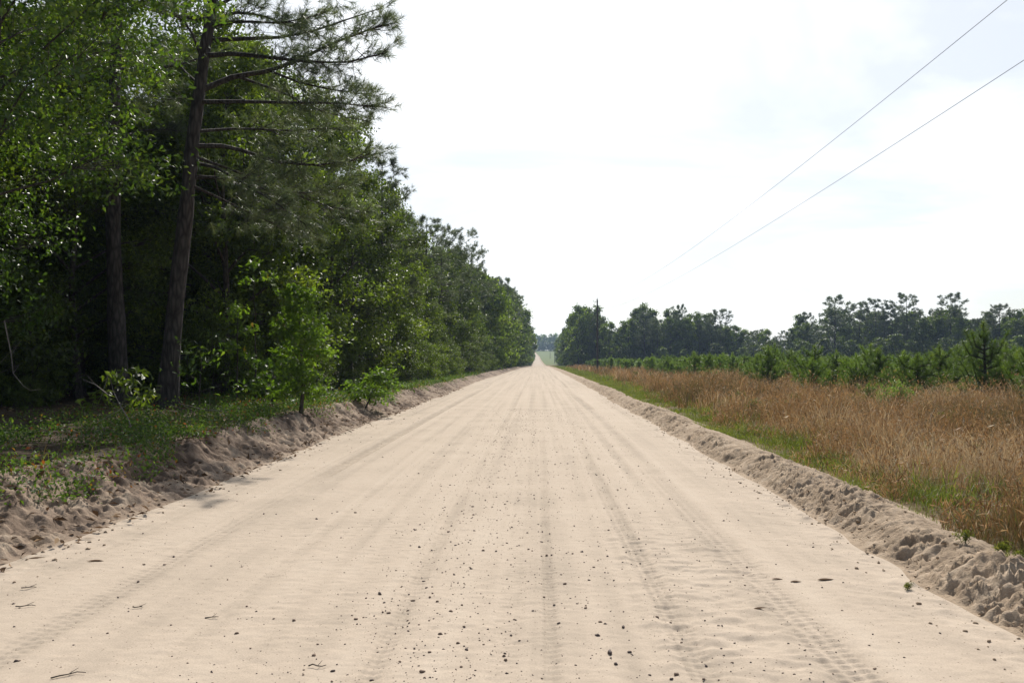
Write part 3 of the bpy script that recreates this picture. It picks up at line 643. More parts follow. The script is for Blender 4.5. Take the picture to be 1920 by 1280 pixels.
def forest_tree(px, d, top_py, kind, label, group, wide=1.0):
    x = px2w(px, d); z = float(Hb(x, d)); Ht = EYE - (top_py-VY)/F*d - z
    pr = (pfar if kind == 'pine' else far)[FR.integers(3)]
    s = Ht/pr['H']; sx = s*wide
    return place(pr, 'pine_tree' if kind == 'pine' else 'broadleaf_tree', x, d, FR.uniform(0, 6), (sx, sx, s), label, 'tree', group)
for px in list(PINES_AT):
    forest_tree(px, float(front(px))+4, np.interp(px, SKYX, SKYY), 'pine', PINES_AT[px], FG, 1.15)
LF = 'leafy tree in the dark bluish forest edge behind the young pines'
LP = 'dark pine mixed among leafy trees of the far forest edge'
for px in np.arange(1082, 2100, 15.5):
    p = px + FR.uniform(-5, 5); d = float(front(p)) + FR.uniform(-3, 8)
    if min(abs(p-q) for q in PINES_AT) < 9: ty = 628
    else: ty = np.interp(p, SKYX, SKYY) + (2 + FR.uniform(0, 7) if 1365 < p < 1480 else 8 + FR.uniform(0, 14))
    ty = min(ty, 632) if p < 1380 else ty
    if 1540 < p < 1800: ty = max(ty, 590 + FR.uniform(0, 25))
    kind = 'pine' if FR.uniform() < .5 else 'broad'
    forest_tree(p, d, ty, kind, LP if kind == 'pine' else LF, FG, .92 if kind == 'broad' else 1.05)
for px in (1095, 1112, 1205, 1222, 1192, 1272, 1258, 1300, 1325, 1508, 1496, 1740, 1890, 1925, 1975):
    forest_tree(px, float(front(px))+10, np.interp(px, SKYX, SKYY), 'broad' if px not in (1272, 1508, 1740) else 'pine', LF if px not in (1272, 1508, 1740) else LP, FG, .8)
for px in np.arange(1085, 2120, 13):      # a deeper row closes the gaps low down
    p = px + FR.uniform(-9, 9); d = float(front(p)) + FR.uniform(14, 22)
    forest_tree(p, d, min(640, np.interp(p, SKYX, SKYY) + FR.uniform(14, 40)), 'broad', LF, FG, 1.15)
LB = 'pale green bush at the foot of the far forest edge'
for px, ty in ((1390, 652), (1440, 640), (1500, 640), (1540, 636), (1640, 634), (1672, 628), (1700, 640), (1735, 642), (1765, 636), (1800, 640), (1860, 640), (1900, 630), (1280, 655), (1170, 650), (1240, 652), (1340, 645), (1590, 640)):
    d = float(front(px)) - 7; x = px2w(px, d); z = float(Hb(x, d)); pr = far[FR.integers(3)]; s = (EYE-(ty-VY)/F*d-z)/pr['H']
    place(pr, 'bush', x, d, FR.uniform(0, 6), (s*1.35, s*1.35, s), LB, 'bush', 'bushes at the foot of the far forest')
for y in np.arange(236, 470, 9.5):         # wood along the right of the road beyond the pole
    for row in range(2):
        x = 10.6 + row*4 + FR.uniform(-.6, .6) + (.5 if y > 330 else 0); Ht = np.interp(y, [236, 300, 450], [14.0, 13, 12.5])*FR.uniform(.88, 1.08)
        pr = far[FR.integers(3)] if FR.uniform() < .75 else pfar[FR.integers(3)]
        s = Ht/pr['H']; place(pr, 'broadleaf_tree' if pr in far else 'pine_tree', x, y + FR.uniform(-2, 2), FR.uniform(0, 6), (s*.82, s*.82, s), 'tall dark tree in the wood along the right of the road behind the utility pole', 'tree', 'wood right of the road beyond the pole')

# far wood on the rise where the road disappears: reads as one mass
def merge(protos, items, name, mats, which='geo'):
    Vs, Qs, Ts, ts, n = [], [], [], [], 0
    for k, (x, y, z, rz, sx, sz) in items:
        V, Q, T, t = protos[k]; c, s_ = math.cos(rz), math.sin(rz)
        W = np.stack([(V[:, 0]*c - V[:, 1]*s_)*sx + x, (V[:, 0]*s_ + V[:, 1]*c)*sx + y, V[:, 2]*sz + z], 1)
        Vs.append(W); Qs.append(Q+n); Ts.append(T+n); ts.append(t); n += len(V)
    return make_mesh(name, np.concatenate(Vs), np.concatenate(Qs), np.concatenate(Ts), np.concatenate(ts), mats)
hz = [broadleaf(301, 10, .3, 3.4, 10, 8, 9, .6, .9, .2, twigs=False), broadleaf(302, 10, .5, 3.2, 10, 8, 9, .6, .9, .2, twigs=False)]
items = []
for x in np.arange(-70, 120, 5.5):
    for r in range(3):
        y = 905 + r*14 + FR.uniform(-4, 4); xx = x + FR.uniform(-2, 2)
        items.append((int(FR.integers(2)), (xx, y, float(Hb(xx, y))-.3, FR.uniform(0, 6), 1.5, 1.55*FR.uniform(.85, 1.1))))
tag(link('distant_wood', merge([p['geo'].arrays() for p in hz], items, 'distant_wood', [M['leaf']])), 'hazy blue distant wood closing the end of the road', 'wood', None, 'stuff')
# ------------------------------------------------------------------ young pine plantation
yp = [young_pine(401, 2.75, 1.35), young_pine(402, 2.0, 1.2), young_pine(403, 1.6, 1.05), young_pine(404, 2.2, 1.1)]
ypf = [young_pine(411, 2.0, 1.0, per=14, nw=.028, nlen=.26, step=.16), young_pine(412, 1.8, 1.1, per=14, nw=.028, nlen=.26, step=.16), young_pine(413, 2.2, .95, per=14, nw=.028, nlen=.26, step=.16)]
rq = np.random.default_rng(21)
special = [(1835, 31.0, 0, 1.02, 'largest young pine in the field near the right edge with a tall dark leader'), (1520, 43, 1, 1.08, 'bushy young pine standing forward at the left of the larger young pines'),
           (1480, 52, 3, .95, 'young pine just left behind the bushy forward one'), (1712, 31.5, 2, 1.10, 'round young pine with a dark hollow base right of the pale weed bush'), (1752, 34, 3, .95, 'upright young pine left of the largest young pine'),
           (1690, 36, 1, .95, 'young pine with two upright spikes behind the pale weed bush'), (1890, 30, 1, .9, 'young pine right of the largest one at the edge of the photo'), (1622, 28.5, 2, .55, 'small dark young pine low in the brown grass beside the pale weed bush'),
           (1300, 75, 1, 1.1, 'young pine above the brown grass left of centre of the field'), (1875, 36, 0, .8, 'young pine close behind the right of the largest one'), (1925, 27, 3, .9, 'young pine cut by the right edge of the photo')]
taken = []
for px, d, k, s, lab in special:
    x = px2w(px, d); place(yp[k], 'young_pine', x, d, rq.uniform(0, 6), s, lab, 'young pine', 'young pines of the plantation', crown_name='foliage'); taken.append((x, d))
cand = []
ys = 30.0
while ys < 222:
    xs = 11.6
    while xs < .56*ys + 3:
        x = xs + rq.normal()*.35; y = ys + rq.normal()*.5
        dfront = front(VX + x/y*F)
        if y < dfront - 6 and x > 11.2 + .9*vnoise(y*.12, 0., 90) and min((x-a)**2+(y-b)**2 for a, b in taken) > 1.6:
            if rq.uniform() < (.74 if y < 70 else .88): cand.append((x, y))
        xs += 2.5 if y < 90 else 2.9
    ys += 2.5 if ys < 90 else 3.2
cand = np.array(cand); order = np.argsort(cand[:, 1] + np.abs(cand[:, 0])*.1)
ind = order[:285]; rest = order[285:]
LYN = 'bushy young pine among the nearer rows of the plantation right of the road'; LYF = 'small young pine in the middle rows of the plantation before the forest'
for px, d, k, sz_ in ((1418, 55, 1, .95), (1600, 38, 2, .9), (1562, 44, 3, .9), (1372, 63, 0, .75), (1250, 88, 1, 1.0), (1655, 34, 2, .75), (1445, 66, 3, .95), (1790, 27, 2, .55)):
    place(yp[k], 'young_pine', px2w(px, d), d, px*.7, (sz_*.95, sz_*1.1, sz_), LYN, 'young pine', 'young pines of the nearer rows', crown_name='foliage')
for i in ind:
    x, y = cand[i]; k = rq.integers(4); s = rq.uniform(.45, 1.1)*np.interp(y, [30, 45, 60, 140], [1.12, 1.08, .95, 1.0])
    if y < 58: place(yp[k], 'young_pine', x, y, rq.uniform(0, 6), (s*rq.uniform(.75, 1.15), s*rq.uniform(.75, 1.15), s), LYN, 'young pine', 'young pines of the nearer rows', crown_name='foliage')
    else:
        o = link('young_pine', ypf[k % 3]['crown'], None, (x, y, float(Hb(x, y))-.03), rq.uniform(0, 6), s); tag(o, LYF, 'young pine', 'young pines of the middle rows')
items = [(int(rq.integers(3)), (cand[i][0], cand[i][1], float(Hb(*cand[i]))-.03, rq.uniform(0, 6), rq.uniform(.75, 1.1), rq.uniform(.7, 1.0))) for i in rest]
ypl = [young_pine(421, 2.0, .8, per=7, nw=.07, nlen=.3, step=.30), young_pine(422, 1.9, .8, per=7, nw=.07, nlen=.3, step=.30), young_pine(423, 2.2, .75, per=7, nw=.07, nlen=.3, step=.30)]
if items: tag(link('young_pine_rows', merge([p['geo'].arrays() for p in ypl], items, 'young_pine_rows', [M['needle_young']])), 'green band of far young pine rows below the forest edge', 'young pines', None, 'stuff')

# ------------------------------------------------------------------ grass and ground cover
def grass_mesh(name, X, Y, Hh, Wd, lean, tint, mat, rng, seg=2, curl=.5, zoff=-.02):
    n = len(X); Z = Hb(X, Y) + zoff; a = rng.uniform(0, 2*np.pi, n); l = lean*rng.uniform(.3, 1.3, n)
    dx, dy = np.cos(a)*l*Hh, np.sin(a)*l*Hh; b = rng.uniform(0, 2*np.pi, n); sx, sy = np.cos(b)*Wd/2, np.sin(b)*Wd/2
    p0 = np.stack([X, Y, Z], 1); p1 = p0 + np.stack([dx*.35, dy*.35, Hh*.6], 1); p2 = p0 + np.stack([dx, dy, Hh*(1-.35*np.minimum(1, l))], 1)
    S = np.stack([sx, sy, 0*sx], 1)
    V = np.stack([p0-S, p0+S, p1+S*.75, p1-S*.75, p2], 1).reshape(-1, 3); k = np.arange(n)[:, None]*5
    return make_mesh(name, V, quads=k+np.array([[0, 1, 2, 3]]), tris=k+np.array([[3, 2, 4]]), tint=np.repeat(np.clip(tint, 0, 1), 5), mats=[mat])
rgz = np.random.default_rng(31)
def green_w(y): return np.interp(y, [0, 8, 14, 25, 60, 150, 330], [.2, .25, .4, .8, 1.5, 2.2, 3.0])*(1 + .35*vnoise(y*.5, 0*y, 95))
bins = [(3, 12, 26000, .005), (12, 25, 60000, .008), (25, 50, 75000, .016), (50, 100, 60000, .034), (100, 235, 42000, .075)]
XX, YY, HH, WW, TT = [], [], [], [], []
for y0, y1, n, wd in bins:
    y = np.sqrt(rgz.uniform(y0**2, y1**2, n)); x0 = xr(y) + BERMW - .3
    x = x0 + rgz.uniform(0, 1, n)**1.15*np.maximum(.6*y + 2.5 - x0, 3)
    patch = fbm(x*.55, y*.4, 101, 3); clump = fbm(x*2.2, y*2.2, 102, 2)
    gw = green_w(y); brown = (x - x0) > gw + .45*vnoise(x*1.5, y*1.5, 103)
    keep = brown & (clump*1.2 + .5*patch > rgz.uniform(-.8, .42, n))
    h = (.46 + .75*patch + .50*clump)*rgz.uniform(.55, 1.2, n)*sstep(-.3, .9, x - x0 - gw)*np.interp(y, [4, 14, 40], [1.0, 1.05, 1.05]) + .08
    t = .47 + .75*fbm(x*.35+9, y*.25, 105, 3) + .25*clump + rgz.normal(size=n)*.17 - .45*(rgz.uniform(size=n) < .14)
    XX.append(x[keep]); YY.append(y[keep]); HH.append(h[keep]); WW.append(np.full(keep.sum(), wd)*rgz.uniform(.6, 1.3, keep.sum())); TT.append(t[keep])
X, Y, H_, W_, T_ = map(np.concatenate, (XX, YY, HH, WW, TT))
tag(link('dry_grass', grass_mesh('dry_grass', X, Y, H_, W_, .75, T_, M['grass_brown'], rgz)), 'tall rusty brown dry grass covering the field right of the berm', 'grass', None, 'stuff')
# feathery seed heads at the tips: short fine bits
n = 60000; pick = rgz.integers(0, len(X), n); pick = pick[Y[pick] < 60]; n = len(pick)
sh = H_[pick]*rgz.uniform(.55, .98, n); aa = rgz.uniform(0, 6.28, n); hx = X[pick] + np.cos(aa)*.14*rgz.uniform(0, 1, n); hy = Y[pick] + np.sin(aa)*.14*rgz.uniform(0, 1, n)
C = np.stack([hx, hy, Hb(hx, hy)+sh], 1); dd = unit(rgz.normal(size=(n, 3))*.6 + np.array([0, 0, .8])); g = Geo()
leaf_geo(g, C, dd, rndunit(rgz, n), rgz.uniform(.05, .11, n), (.004 + .0005*Y[pick]), OVAL, np.clip(.75 + rgz.normal(size=n)*.15, 0, 1))
tag(link('grass_seed_heads', g.mesh('grass_seed_heads', [M['grass_brown']])), 'feathery seed heads on the dry brown grass', 'grass', None, 'stuff')
# green grass strip
XX, YY, HH, WW, TT = [], [], [], [], []
for y0, y1, n, wd in [(3, 12, 9000, .007), (12, 25, 20000, .009), (25, 60, 30000, .017), (60, 120, 22000, .035), (120, 330, 20000, .09)]:
    y = np.sqrt(rgz.uniform(y0**2, y1**2, n)); gw = green_w(y)
    u = rgz.uniform(0, 1, n); x = xr(y) + BERMW - .30 + u*(gw + .7)
    keep = fbm(x*1.6, y*1.1, 111, 3) > rgz.uniform(-.55, .35, n)*np.interp(y, [6, 20], [1, .7]) + np.interp(y, [4, 14, 30, 90], [.2, .14, .08, -.05])
    XX.append(x[keep]); YY.append(y[keep]); k = keep.sum(); HH.append((.10 + .16*u[keep])*rgz.uniform(.5, 1.3, k)); WW.append(wd*rgz.uniform(.6, 1.3, k)); TT.append(.5 + .3*fbm(x[keep]*.8, y[keep]*.5, 112, 2) + rgz.normal(size=k)*.15)
# green blades mixed in the brown field
for y0, y1, n, wd in [(5, 30, 22000, .008), (30, 110, 22000, .028)]:
    y = np.sqrt(rgz.uniform(y0**2, y1**2, n)); x = xr(y) + BERMW + .4 + rgz.uniform(0, 1, n)*(.6*y); keep = fbm(x*.6, y*.4, 113, 3) > .06
    k = keep.sum(); XX.append(x[keep]); YY.append(y[keep]); HH.append(rgz.uniform(.25, .55, k)); WW.append(np.full(k, wd)); TT.append(.45 + rgz.normal(size=k)*.15)
Xg, Yg, Hg, Wg, Tg = map(np.concatenate, (XX, YY, HH, WW, TT))
tag(link('green_grass', grass_mesh('green_grass', Xg, Yg, Hg, Wg, .8, Tg, M['grass_green'], rgz)), 'fresh green grass strip along the outer foot of the right berm', 'grass', None, 'stuff')
# left bank: ground cover leaves, a little grass, leaf litter
n = 11500; y = 5 + rgz.uniform(0, 1, n)**1.6*60; dl = .55 + rgz.uniform(0, 1, n)**1.3*4.2; x = xl(y) - dl
keep = (fbm(x*1.1, y*.8, 121, 3) + .25*sstep(16, 8, y) > rgz.uniform(-.25, .4, n) + .12*sstep(1.1, .7, dl)) & (dl > np.interp(y, [6, 12, 20], [.58, .66, .76]) + .26*vnoise(y*1.1, 0*y, 122))
x, y = x[keep], y[keep]; C = np.stack([x, y, Hb(x, y) + .05 + rgz.uniform(0, .14, len(x))], 1); g = Geo()
O = unit(rgz.normal(size=C.shape)*.6 + np.array([0, 0, .8]))
cluster_leaves(rgz, g, C, O, 15, .10, .055, OVAL, .5, .8, np.clip(.45 + .25*fbm(x*.9, y*.9, 123, 2) + .45*(rgz.uniform(size=len(x)) < .13), 0, 1))
n2 = 1500; y = 24 + rgz.uniform(0, 1, n2)*60; x = xl(y) - .9 - rgz.uniform(0, 1.6, n2); C = np.stack([x, y, Hb(x, y)+.08], 1)
cluster_leaves(rgz, g, C, np.tile([0, 0, 1.], (n2, 1)), 8, .14, .11, OVAL, .45, .8)
tag(link('ground_cover', g.mesh('ground_cover', [M['cover']])), 'low green and reddish ground cover on top of the left bank', 'ground cover', None, 'stuff')
n = 9000; y = 6 + rgz.uniform(0, 1, n)**1.4*45; x = xl(y) + .15 - rgz.uniform(0, 1, n)**1.2*14; g = Geo()
leaf_geo(g, np.stack([x, y, Hb(x, y)+.02+rgz.uniform(0, .03, n)], 1), unit(rgz.normal(size=(n, 3))*[1, 1, .25]), unit(rgz.normal(size=(n, 3))*.35+[0, 0, 1]), rgz.uniform(.06, .14, n), rgz.uniform(.025, .06, n), OVAL, rgz.uniform(0, 1, n))
tag(link('leaf_litter', g.mesh('leaf_litter', [M['litter']])), 'brown dead leaves covering the wood floor behind the left bank', 'leaf litter', None, 'stuff')
n = 2600; y = 8 + rgz.uniform(0, 1, n)**1.3*60; x = xl(y) - .85 - rgz.uniform(0, 1, n)*1.6; kp = fbm(x*.9, y*.7, 131, 2) > .05; x, y = x[kp], y[kp]; k = len(x)
tag(link('bank_grass', grass_mesh('bank_grass', x, y, rgz.uniform(.08, .28, k), .004+.0006*y, .8, .5 + .5*(rgz.uniform(size=k) < .3) + rgz.normal(size=k)*.12, M['grass_green'], rgz)), 'thin grass tufts on the edge of the left bank', 'grass', None, 'stuff')

# weeds standing out in the field and on the berm
def weed(seed, Hh, Rr, n, leaf, mat, wr=.3):
    rng = np.random.default_rng(seed); tg = Geo(); cg = Geo(); C = []; O = []
    for i in range(n):
        a = rng.uniform(0, 6.28); r = Rr*rng.uniform(.1, 1); e = np.array([math.cos(a)*r, math.sin(a)*r, Hh*rng.uniform(.6, 1)*(1-.3*(r/Rr)**2)]); b = e*[.25, .25, 0]
        tg.add(*tube(np.array([b-[0, 0, .03], (b+e)/2+[0, 0, .1*Hh], e]), [.006, .004, .002], 4))
        for f in np.linspace(.3, 1, 6): C.append(b + (e-b)*f + [0, 0, .1*Hh*math.sin(math.pi*f)]); O.append(unit(e-b+[0, 0, .2]))
    cluster_leaves(rng, cg, np.array(C), np.array(O), 6, .05, leaf, OVAL, wr, .5)
    return dict(trunk=tg.mesh('stem', [M['grass_green']], True), crown=cg.mesh('foliage', [M[mat]]), H=Hh)
def place_weed(p, name, x, y, s, label, group=None):
    o = bpy.data.objects.new(name, None); COL.objects.link(o); o.location = (x, y, float(Hb(x, y))); o.scale = (s, s, s); o.rotation_euler = (0, 0, x*7)
    tag(o, label, 'weed', group); link('stems', p['trunk'], o); link('foliage', p['crown'], o); return o
M['pale_weed'] = leaf_mat('pale_weed_leaf', [(0, (.09, .14, .05)), (1, (.20, .27, .11))], .4, .5, objvar=.05)
wd1 = weed(501, 1.0, .55, 60, .09, 'pale_weed', .22); place_weed(wd1, 'weed_bush', px2w(1672, 26), 26, 1.05, 'pale green feathery weed bush standing in the brown grass')
wd2 = weed(502, .30, .2, 5, .10, 'grass_green', .16)
for px, py, lab in ((1692, 1046, 'tiny green weed growing alone on the inner face of the sand berm'), (1865, 1025, 'reddish green weed on the berm crest near the right edge'), (1795, 1010, 'bright green weed tuft behind the berm crest'), (1890, 1050, 'leafy weed at the right edge beside the berm')):
    d = F*(EYE-.2)/(py-VY); place_weed(wd2, 'weed', px2w(px, d), d, .2 if px == 1692 else .36, lab)
wd3 = weed(503, .55, .35, 26, .09, 'cover', .26)
for k in range(34):
    yy = 17 + rgz.uniform()**1.3*70; xx = float(xr(np.array(yy))) + 1.6 + rgz.uniform()*.42*yy
    place_weed(wd3, 'weed', xx, yy, rgz.uniform(.4, .95), 'green leafy weed scattered among the dry brown grass', 'green weeds in the dry grass')
for px, d, lab in ((1192, 73, 'dark weed clump in the brown grass beside the green strip'), (1390, 36, 'green weed patch low in the brown grass at mid field'), (1760, 19, 'grey green weed in the brown grass right of mid field')):
    place_weed(wd3, 'weed', px2w(px, d), d, .7 if d < 30 else 1.1, lab)

# ------------------------------------------------------------------ utility poles and wires
def pole(d, top_py, label, parts=True):
    x = 9.1; z0 = float(Hb(x, d)) - .3; zt = EYE - (top_py-VY)/F*d; Hh = zt - z0
    o = bpy.data.objects.new('utility_pole', None); COL.objects.link(o); o.location = (x, d, z0); tag(o, label, 'utility pole', 'utility poles along the right of the road')
    g = Geo(); s = np.linspace(0, 1, 8)
    g.add(*tube(np.stack([0*s, 0*s, s*Hh], 1), .16-.055*s, 12)); V, Q = tube(np.array([[0, 0, Hh-.001], [0, 0, Hh+.05]]), [.105, .01], 12); g.add(V, Q)
    link('pole_shaft', g.mesh('pole_shaft', [M['pole']], True), o)
    g = Geo(); g.add(*tube(np.array([[0, 0, Hh], [0, 0, Hh+.10], [0, 0, Hh+.14], [0, 0, Hh+.26]]), [.03, .03, .07, .05], 8)); link('pin_insulator', g.mesh('pin_insulator', [M['porcelain']], True), o)
    g = Geo(); g.add(*tube(np.array([[-.08, 0, Hh-.35], [-.35, 0, Hh-.28], [-.62, 0, Hh-.25], [-.64, 0, Hh-.05]]), [.03, .03, .03, .045], 6)); link('bracket_arm', g.mesh('bracket_arm', [M['steel']], True), o)
    g = Geo(); g.add(*tube(np.array([[.15, 0, Hh-1.55], [.19, 0, Hh-1.55], [.19, 0, Hh-1.40], [.15, 0, Hh-1.40]]), [.04]*4, 6)); link('neutral_clamp', g.mesh('neutral_clamp', [M['porcelain']], True), o)
    return x, d, z0 + Hh + .26, z0 + Hh - 1.48
A = pole(141, 562, 'nearest tall wooden utility pole rising above the brown grass')
B = pole(319, 622, 'second utility pole against the dark wood further along the road')
C_ = pole(497, 640, 'third small distant utility pole where the road narrows')
D_ = pole(675, 656, 'tiny farthest utility pole standing in the far green field')
def wire(name, p, q, zmin, label, r):
    """hanging wire between two points, its lowest point at height zmin (parabola)"""
    y = np.linspace(p[0], q[0], 90); a, b = p[1]-zmin, q[1]-zmin; L = q[0]-p[0]
    ra, rb = math.sqrt(max(a, 1e-4)), math.sqrt(max(b, 1e-4)); y0 = p[0] + L*ra/(ra+rb)
    k = (ra+rb)**2/L**2; z = zmin + k*(y-y0)**2
    g = Geo(); g.add(*tube(np.stack([np.full_like(y, 9.1 + p[2]), y, z], 1), np.full(len(y), r), 6)); o = link(name, g.mesh(name, [M['wire']], True)); tag(o, label, 'wire', 'power line wires'); return o
wire('power_wire', (-37, A[2], 0), (141, A[2], 0), 8.15, 'upper power wire crossing the sky to the nearest pole', .0068)
wire('power_wire', (-37, A[3], .19), (141, A[3], .19), 6.98, 'lower power wire crossing the sky below the upper one', .0068)
for P_, Q_, nm in ((A, B, 'beyond the nearest pole'), (B, C_, 'between the second and third pole'), (C_, D_, 'between the two farthest poles')):
    for k, off_, w_ in ((2, 0, 'upper'), (3, .19, 'lower')):
        wire('power_wire', (P_[1], P_[k], off_), (Q_[1], Q_[k], off_), min(P_[k], Q_[k]) - 2.6, w_ + ' power wire ' + nm, .015)

# ------------------------------------------------------------------ pebbles, twigs and leaves on the road
rp = np.random.default_rng(61)
def Hr(x, y): return float(Hb(x, y)) + float(road_relief(np.array([x]), np.array([float(y)]))[0][0])
def pebble_mesh(seed):
    rng = np.random.default_rng(seed); u = np.linspace(0, np.pi, 6)[1:-1]; a = np.linspace(0, 2*np.pi, 8, endpoint=False)
    V = [(0, 0, 1)] + [(math.sin(p)*math.cos(q), math.sin(p)*math.sin(q), math.cos(p)) for p in u for q in a] + [(0, 0, -1)]
    V = np.array(V)*(1 + .16*rng.normal(size=(len(V), 1))); V = V*[rng.uniform(.8, 1.2), rng.uniform(.6, .95), rng.uniform(.5, .75)]
    Q = [(1+r*8+j, 1+(r+1)*8+j, 1+(r+1)*8+(j+1) % 8, 1+r*8+(j+1) % 8) for r in range(3) for j in range(8)]
    T = [(0, 1+j, 1+(j+1) % 8) for j in range(8)] + [(33, 25+(j+1) % 8, 25+j) for j in range(8)]
    return V, np.array(Q), np.array(T)
PB = [pebble_mesh(i) for i in range(6)]
PM = [make_mesh('pebble', V, Q, T, None, [M['stone_dark'] if i % 2 else M['stone_brown']], False) for i, (V, Q, T) in enumerate(PB)]
n = 6500; y = 4.3 + rp.uniform(0, 1, n)**1.5*26
comp = rp.uniform(size=n)
x = np.where(comp < .55, -.55 + rp.normal(size=n)*.55, np.where(comp < .75, rp.normal(size=n)*.5 + .9, rp.uniform(-3.9, 2.5, n)))
x = np.clip(x, -3.9, 2.5); size = np.exp(rp.normal(size=n)*.6)*.0038; size = np.clip(size, .0014, .0155)
zz = Hb(x, y) + road_relief(x, y)[0]
ordp = np.argsort(-size/y); top_ = ordp[:290]; rest = ordp[290:]
big = [(1142, 1219, .020, 'biggest flat dark stone on the road right of the centre foreground'), (712, 1113, .016, 'dark stone alone on the smooth sand left of the foreground centre'), (1167, 1171, .014, 'round dark stone right above the biggest flat stone')]
for px, py, s, lab in big:
    d = F*EYE/(py-VY); xx = px2w(px, d); o = link('stone', PM[1], None, (xx, d, Hr(xx, d)+s*.3), px, (s*1.5, s, s)); tag(o, lab, 'stone')
for i in top_:
    o = link('pebble', PM[i % 6], None, (x[i], y[i], zz[i]+size[i]*.08), rp.uniform(0, 6), size[i]); tag(o, 'small dark pebble lying loose on the pale sand road', 'pebble', 'pebbles scattered on the sand road')
Vs, Qs, Ts, n0 = [], [], [], 0
for i in rest:
    V, Q, T = PB[i % 6]; c, s_ = math.cos(i), math.sin(i)
    W = np.stack([V[:, 0]*c-V[:, 1]*s_, V[:, 0]*s_+V[:, 1]*c, V[:, 2]], 1)*size[i] + [x[i], y[i], zz[i]+size[i]*.08]
    Vs.append(W); Qs.append(Q+n0); Ts.append(T+n0); n0 += len(V)
tag(link('grit', make_mesh('grit', np.concatenate(Vs), np.concatenate(Qs), np.concatenate(Ts), None, [M['stone_dark']])), 'fine dark grit strewn over the sand road', 'grit', None, 'stuff')
Vs, Qs, Ts, n0 = [], [], [], 0
for i in range(2200):
    yy = 4.5 + rp.uniform()**1.5*40; right = rp.uniform() < .62
    if right: e_ = float(xr(np.array(yy))); xx = e_ + rp.normal()*.22 + .08
    else: e_ = float(xl(np.array(yy))); xx = e_ - rp.normal()*.3 - .05
    sz = float(np.clip(np.exp(rp.normal()*.5)*.008, .004, .022)); V, Q, T = PB[i % 6]; c, s_ = math.cos(i), math.sin(i)
    inr = (xx < e_) if right else (xx > e_)
    W = np.stack([V[:, 0]*c-V[:, 1]*s_, V[:, 0]*s_+V[:, 1]*c, V[:, 2]*.9], 1)*sz + [xx, yy, float(Hb(xx, yy)) + (float(road_relief(np.array([xx]), np.array([yy]))[0][0]) if inr else .012) + sz*.2]
    Vs.append(W); Qs.append(Q+n0); Ts.append(T+n0); n0 += len(V)
tag(link('sand_clods', make_mesh('sand_clods', np.concatenate(Vs), np.concatenate(Qs), np.concatenate(Ts), np.zeros(n0), [M['berm']])), 'loose sand clods along the foot of the berm and bank', 'clods', None, 'stuff')
def road_leaf(px, py, L, W, rz, lab, nm='dead_leaf', mat='litter', lift=.012):
    d = F*EYE/(py-VY); xx = px2w(px, d); u = np.linspace(0, 1, 6); g = Geo()
    for s_ in (-1, 1):
        wv = np.sin(np.pi*u**.8)*W*.5; V = np.concatenate([np.stack([u*L-L/2, 0*u, .006*np.sin(np.pi*u)], 1), np.stack([u*L-L/2, s_*wv, .006*np.sin(np.pi*u)-.06*wv], 1)])
        Q = np.array([(i, i+1, i+7, i+6) for i in range(5)]); g.add(V, Q, tint=.18)
    o = link(nm, g.mesh(nm, [M[mat]]), None, (xx, d, Hr(xx, d)+lift*.15), rz); tag(o, lab, 'leaf')
road_leaf(1540, 1081, .13, .05, .2, 'largest dry leaf lying on the right of the road near the berm')
road_leaf(1486, 1085, .09, .04, .1, 'smaller dry leaf just left of the largest road leaf'); road_leaf(1452, 1081, .09, .04, -.3, 'dry leaf at the left end of the row of three on the road')
road_leaf(1420, 1136, .11, .035, .35, 'dry curled leaf lying below the row of three leaves'); road_leaf(172, 1054, .14, .06, 0, 'dry leaf on the sand near the foot of the left bank')
road_leaf(55, 1051, .16, .09, .5, 'crumpled brown leaf in the shade at the left edge of the road')
def twig(px, py, L, rz, lab, r=.004):
    d = F*EYE/(py-VY); xx = px2w(px, d); rng = np.random.default_rng(px); u = np.linspace(-.5, .5, 5)
    P = np.stack([u*L, rng.normal(size=5)*.012, .008+np.abs(rng.normal(size=5))*.004], 1); g = Geo(); g.add(*tube(P, np.linspace(r, r*.5, 5), 5)); g.add(*tube(np.array([P[2], P[2]+[.06*L/.2, .05, .01]]), [r*.6, r*.3], 4))
    o = link('twig', g.mesh('twig', [M['bark']], True), None, (xx, d, Hr(xx, d)), rz); tag(o, lab, 'twig')
twig(122, 1270, .16, .5, 'forked twig on the sand at the bottom left corner'); twig(40, 1142, .12, .2, 'short twig by the left edge of the road'); twig(45, 1107, .10, .1, 'small crooked twig above the short left edge twig')
twig(253, 1143, .07, -.2, 'tiny twig beside the left tyre track'); twig(395, 1160, .08, .2, 'thin twig right of the left tyre track in the foreground'); twig(320, 940, .2, .4, 'dark twig at the foot of the left bank'); twig(595, 1250, .09, .3, 'short dark twig at the bottom left of centre')
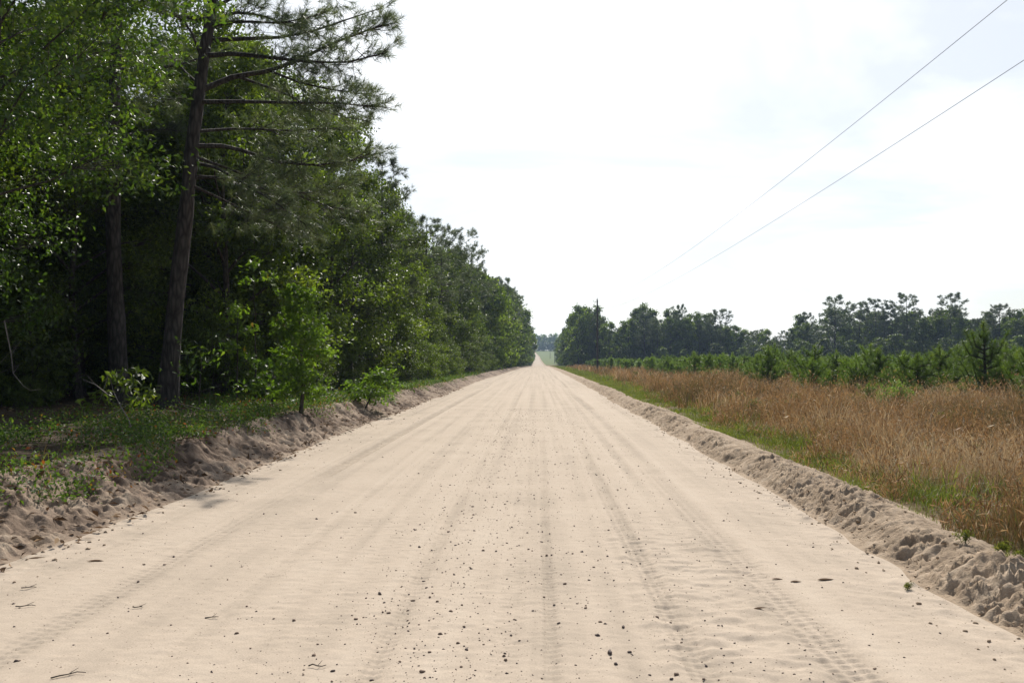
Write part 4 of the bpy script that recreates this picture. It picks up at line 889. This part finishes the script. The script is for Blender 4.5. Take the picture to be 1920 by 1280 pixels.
# dead sticks on the left
def stick(pts, r, lab, d0):
    g = Geo(); P = [(px2w(px, d0+dd), d0+dd, EYE-(py-VY)/F*(d0+dd)) for px, py, dd in pts]; P = np.array(P); b = P[0].copy()
    g.add(*tube(P-b, np.linspace(r, r*.35, len(P)), 6)); rng = np.random.default_rng(abs(int(pts[0][0]))+3)
    for k in range(1, len(P)): g.add(*tube(np.array([P[k]-b, P[k]-b+rng.normal(size=3)*.18, P[k]-b+rng.normal(size=3)*.3]), [r*.4, r*.25, .003], 4))
    o = link('dead_branch', g.mesh('dead_branch', [M['dead_wood']], True), None, b); tag(o, lab, 'branch')
stick([(243, 818, 0), (232, 785, .1), (215, 758, .2), (203, 733, .3)], .014, 'thin pale dead stick leaning up from the left bank', 14.5)
stick([(195, 742, 0), (170, 722, .3), (145, 711, .6)], .012, 'faint dead branch behind the leaning pale stick', 15.5)
stick([(-8, 600, 0), (6, 665, .1), (10, 700, .2), (30, 724, .1)], .010, 'bare pale forked branch hanging at the left edge of the wood', 14.0)
stick([(420, 772, 0), (370, 767, .1), (330, 756, .2)], .012, 'thin dead branch lying on the ground before the leaning pine', 18.0)

# ------------------------------------------------------------------ haze
me = bpy.data.meshes.new('haze'); x0, x1, y0, y1, z0, z1 = -1750, 1750, -60, 1800, -8, 42
vs = [(x, y, z) for z in (z0, z1) for y in (y0, y1) for x in (x0, x1)]
me.from_pydata(vs, [], [(0, 2, 3, 1), (4, 5, 7, 6), (0, 1, 5, 4), (2, 6, 7, 3), (0, 4, 6, 2), (1, 3, 7, 5)]); me.update()
hm = bpy.data.materials.new('haze'); hm.use_nodes = True; t = hm.node_tree; t.nodes.clear()
pv = t.nodes.new('ShaderNodeVolumePrincipled'); pv.inputs['Color'].default_value = (.55, .74, 1, 1); pv.inputs['Density'].default_value = .00022; pv.inputs['Anisotropy'].default_value = .3
ou = t.nodes.new('ShaderNodeOutputMaterial'); t.links.new(pv.outputs[0], ou.inputs['Volume']); me.materials.append(hm)
tag(link('haze', me), 'thin bluish haze in the air', None, None, 'stuff')
